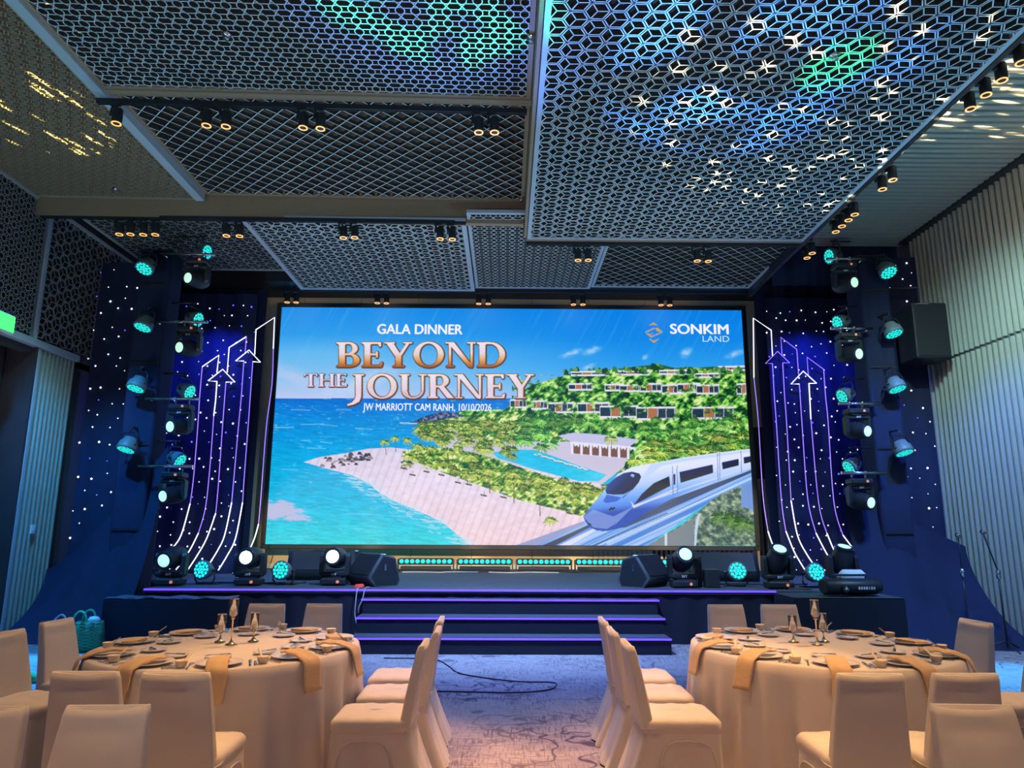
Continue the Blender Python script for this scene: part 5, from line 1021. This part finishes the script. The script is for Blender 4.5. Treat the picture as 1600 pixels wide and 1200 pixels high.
def fork(L=0.19):
    mb = MB(); mb.loft([[(w_ * a, y, 0.004 + z + b * .0018) for a, b in ((-1, -1), (1, -1), (1, 1), (-1, 1))] for y, w_, z in ((0, .006, 0), (L * .1, .006, 0), (L * .4, .0035, 0), (L * .6, .003, .002), (L * .68, .010, .003), (L * .76, .012, 0))])
    for k in range(4): x = -0.0105 + k * .007; mb.loft([[(x + .0017 * a, y, .004 + z + b * .0012) for a, b in ((-1, -1), (1, -1), (1, 1), (-1, 1))] for y, z in ((L * .75, 0), (L * .9, 0), (L, .003))])
    return mb.mesh('fork')
M_knife, M_knife2, M_fork = knife(), knife(0.15), fork()
M_spoonh = MB().loft([[(w_ * a, y, z + b * .003) for a, b in ((-1, -1), (1, -1), (1, 1), (-1, 1))] for y, w_, z in ((-0.03, .003, 0.028), (-0.018, .014, .020), (0, .018, .016), (0.018, .013, .022), (0.03, .006, 0.034), (0.085, .006, 0.075))]).mesh('spoon')
def napkin_mesh(hang, seed, edge=0.168):
    """cloth strip lying over the plate, then over the table edge; +y is towards the table centre"""
    r = random.Random(seed); mb = MB(); L = []
    for k in range(10): u = k / 9; L.append((0.095 - u * 0.20, 0.034 + 0.010 * math.sin(u * 3.1) + 0.003 * math.sin(u * 14 + seed)))
    if hang:
        L += [(-edge + 0.03, 0.022), (-edge - 0.002, 0.012), (-edge - 0.022, -0.004)]
        for k in range(1, 8): L.append((-edge - 0.030 - 0.006 * k, -0.01 - 0.165 * k / 7))
    wn = 8; top, bot = [], []
    for q, (y, z) in enumerate(L):
        w_ = 0.062 if q > 3 else 0.045 + 0.006 * q; rowt = []
        for i in range(wn + 1):
            u = i / wn * 2 - 1; sk = 0.012 * (1 if q < 6 else 0) * u
            rowt.append((u * w_ + 0.006 * math.sin(q * .5 + seed), y + sk, z + (0.004 * math.cos(u * 4 + seed) + 0.002 * math.sin(u * 9 + q) if q < 12 else 0.003 * u)))
        top.append(rowt)
    n = wn + 1; vs = [p for rw in top for p in rw]; m = len(vs)
    off = []
    for q, rw in enumerate(top):
        hg = hang and q >= 12
        off += [((x), y + (0.008 if hg else 0), z - (0 if hg else 0.010)) for x, y, z in rw]
    fs = []
    R_ = len(top)
    for a in range(R_ - 1):
        for b in range(wn): p = a * n + b; fs.append((p, p + n, p + n + 1, p + 1)); fs.append((m + p, m + p + 1, m + p + n + 1, m + p + n))
    for a in range(R_ - 1): p = a * n; fs.append((p, m + p, m + p + n, p + n)); p = a * n + wn; fs.append((p, p + n, m + p + n, m + p))
    for b in range(wn): fs.append((b, b + 1, m + b + 1, m + b)); p = (R_ - 1) * n + b; fs.append((p, m + p, m + p + 1, p + 1))
    mb.add(vs + off, fs, True); return mb.mesh('napkin')
M_nh = [napkin_mesh(True, k) for k in range(4)]; M_nf = [napkin_mesh(False, k) for k in range(3)]
M_fold = MB().loft([[(x * s, y * s + o, z) for x, y in ((-.105, -.05), (-.02, -.062), (.085, -.068), (.112, .02), (.09, .05), (.0, .062), (-.085, .06), (-.10, .0))] for z, s, o in ((0.014, .96, 0), (0.018, 1.0, 0), (0.021, .93, .006), (0.025, .96, -.004), (0.031, .86, .008), (0.034, .55, 0.01))], True, False).mesh('napkin')
def candle(h, lb, loc, grp):
    t = thing('candle_holder', lb, 'candle holder', loc, 0, grp)
    part('base', MB().lathe([(0.040, 0), (0.041, 0.004), (0.022, 0.012), (0.010, 0.026), (0.006, 0.04)], 20), MAT['gold'], t)
    part('stem', MB().lathe([(0.006, 0.035), (0.0048, h * .5), (0.006, h - 0.012), (0.016, h - 0.004), (0.018, h)], 12), MAT['gold'], t)
    part('glass_cup', MB().lathe([(0.006, h), (0.030, h + 0.022), (0.031, h + 0.13), (0.0285, h + 0.13), (0.0275, h + 0.026), (0.004, h + 0.006)], 24, caps=False), MAT['glass'], t)
    part('rim_highlight', MB().lathe([(0.0275, h + 0.128), (0.0315, h + 0.128), (0.0315, h + 0.1315), (0.0275, h + 0.1315)], 24, caps=False), MAT['china'], t)  # opaque white ring standing in for the bright edge of the glass
    part('candle', MB().lathe([(0.019, h + 0.012), (0.020, h + 0.052), (0.012, h + 0.056), (0.0, h + 0.055)], 16), MAT['wax'], t)
TH = 0.75
def table(cx, cy, side, seats, R=0.90):
    o = thing('round_table', 'round banquet table hidden under the %s floor-length cloth' % side, 'table', (cx, cy, 0), 0, 'round banquet tables')
    part('tabletop', MB().lathe([(0.0, 0), (R - .02, 0), (R - .01, .01), (R - .01, .025), (0, .028)], 48, (0, 0, TH - .034)), MAT['wood'], o)
    for k in range(4): a = PI / 4 + k * PI / 2; part('leg', MB().cyl((0.5 * math.cos(a), 0.5 * math.sin(a), 0.0), (0.5 * math.cos(a), 0.5 * math.sin(a), TH - .035), 0.018, n=8), MAT['steel'], o)
    n = 240; rings = []; sd = 1.3 if side == 'left' else 4.1
    for rr in (0.0001, 0.3, 0.6, R - 0.02): rings.append([(rr * math.cos(2 * PI * k / n), rr * math.sin(2 * PI * k / n), TH + 0.0) for k in range(n)])
    rings.append([((R) * math.cos(2 * PI * k / n), (R) * math.sin(2 * PI * k / n), TH - .006) for k in range(n)])
    for q in range(1, 15):
        u = q / 14; z = TH - .012 - (TH - .018) * u; rg = []
        for k in range(n):
            a = 2 * PI * k / n; f = math.sin(a * 11 + sd + .6 * math.sin(a * 3)) * .5 + math.sin(a * 19 + 2 * sd + math.sin(a * 2)) * .35 + .3 * math.sin(a * 31 + sd)
            fold = abs(f) ** .7 * math.copysign(1, f); rad = R + 0.008 + 0.055 * u ** .8 + fold * 0.050 * min(1, u * 1.5) ** 1.2; rg.append((rad * math.cos(a), rad * math.sin(a), z))
        rings.append(rg)
    single('tablecloth', MB().loft(rings, False), MAT['cloth'], 'pale floor-length linen cloth hanging in folds over the %s round table' % side, 'tablecloth', 'round tablecloths', (cx, cy, 0))
    zt = TH + 0.002
    for k, (dx, dy, h, nm) in enumerate(((0.0, 0.0, 0.17, 'tallest, front'), (-0.125, 0.12, 0.065, 'left short'), (0.11, 0.14, 0.075, 'right short'))):
        candle(h if k else 0.185, '%s glass candle holder of the three in the middle of the %s table' % (nm, side), (cx - 0.0 + dx, cy + 0.02 + dy, zt), 'glass candle holders of the %s table' % side)
    for k, (ang, where, hang) in enumerate(seats):
        a = math.radians(ang); rz = a + PI / 2   # local +y points to the table centre
        def P(lx, ly): # offsets from the plate centre
            pr = R - 0.165; px, py = cx + pr * math.cos(a), cy + pr * math.sin(a); c, s = math.cos(rz), math.sin(rz); return (px + lx * c - ly * s, py + lx * s + ly * c, zt)
        w = 'at the %s seat of the %s table' % (where, side)
        def put(nm, me, m, lb, cat, lx, ly, rot=0, dz=0.0):
            q = P(lx, ly); ob = single(nm, me, MAT[m], lb, cat, '%ss of the %s table' % (lb.split(' at the ')[0], side), (q[0], q[1], q[2] + dz), rz + rot); return ob
        put('dinner_plate', M_plate, 'china', 'white dinner plate ' + w, 'plate', 0, 0)
        if hang: put('napkin', M_nh[k % 4], 'napkin', 'beige napkin hanging over the edge ' + w, 'napkin', 0.0, 0.0)
        else: put('napkin', M_fold, 'napkin', 'folded beige napkin on the plate ' + w, 'napkin', 0, 0, 0.3 * (k % 3 - 1), -0.004)
        put('side_plate', M_side, 'china', 'small side plate ' + w, 'plate', -0.03, 0.25)
        put('butter_knife', M_knife2, 'steel', 'small knife across the side plate ' + w, 'knife', 0.045, 0.25, PI / 2 + 0.1, 0.016)
        put('knife', M_knife, 'steel', 'dinner knife ' + w, 'knife', 0.185, -0.10, 0.05)
        put('dessert_knife', M_knife2, 'steel', 'shorter outer knife ' + w, 'knife', 0.212, -0.09, 0.03)
        put('fork', M_fork, 'steel', 'dinner fork ' + w, 'fork', -0.17, -0.11, -0.04)
        q = P(0.255, -0.02)
        t = thing('sauce_bowl', 'small sauce bowl with a spoon ' + w, 'bowl', q, rz + 0.4 * (k % 4), 'sauce bowls of the %s table' % side); b_ = link('bowl', M_bowl, MAT['wax'], t); link('spoon', M_spoonh, MAT['wax'], t)
SEATS = [(-108, 'near left-centre', 1), (-74, 'near right-centre', 1), (-38, 'near right', 1), (-8, 'right', 1), (24, 'far right', 0), (62, 'stage side right', 0), (98, 'stage side left', 0), (135, 'far left', 0), (172, 'left', 0), (-146, 'near left', 1)]
table(-1.95, 5.31, 'left', SEATS)
SEATS2 = [(180 - a, w_.replace('right', '#').replace('left', 'right').replace('#', 'left'), h) for a, w_, h in SEATS]
table(2.28, 5.38, 'right', SEATS2)
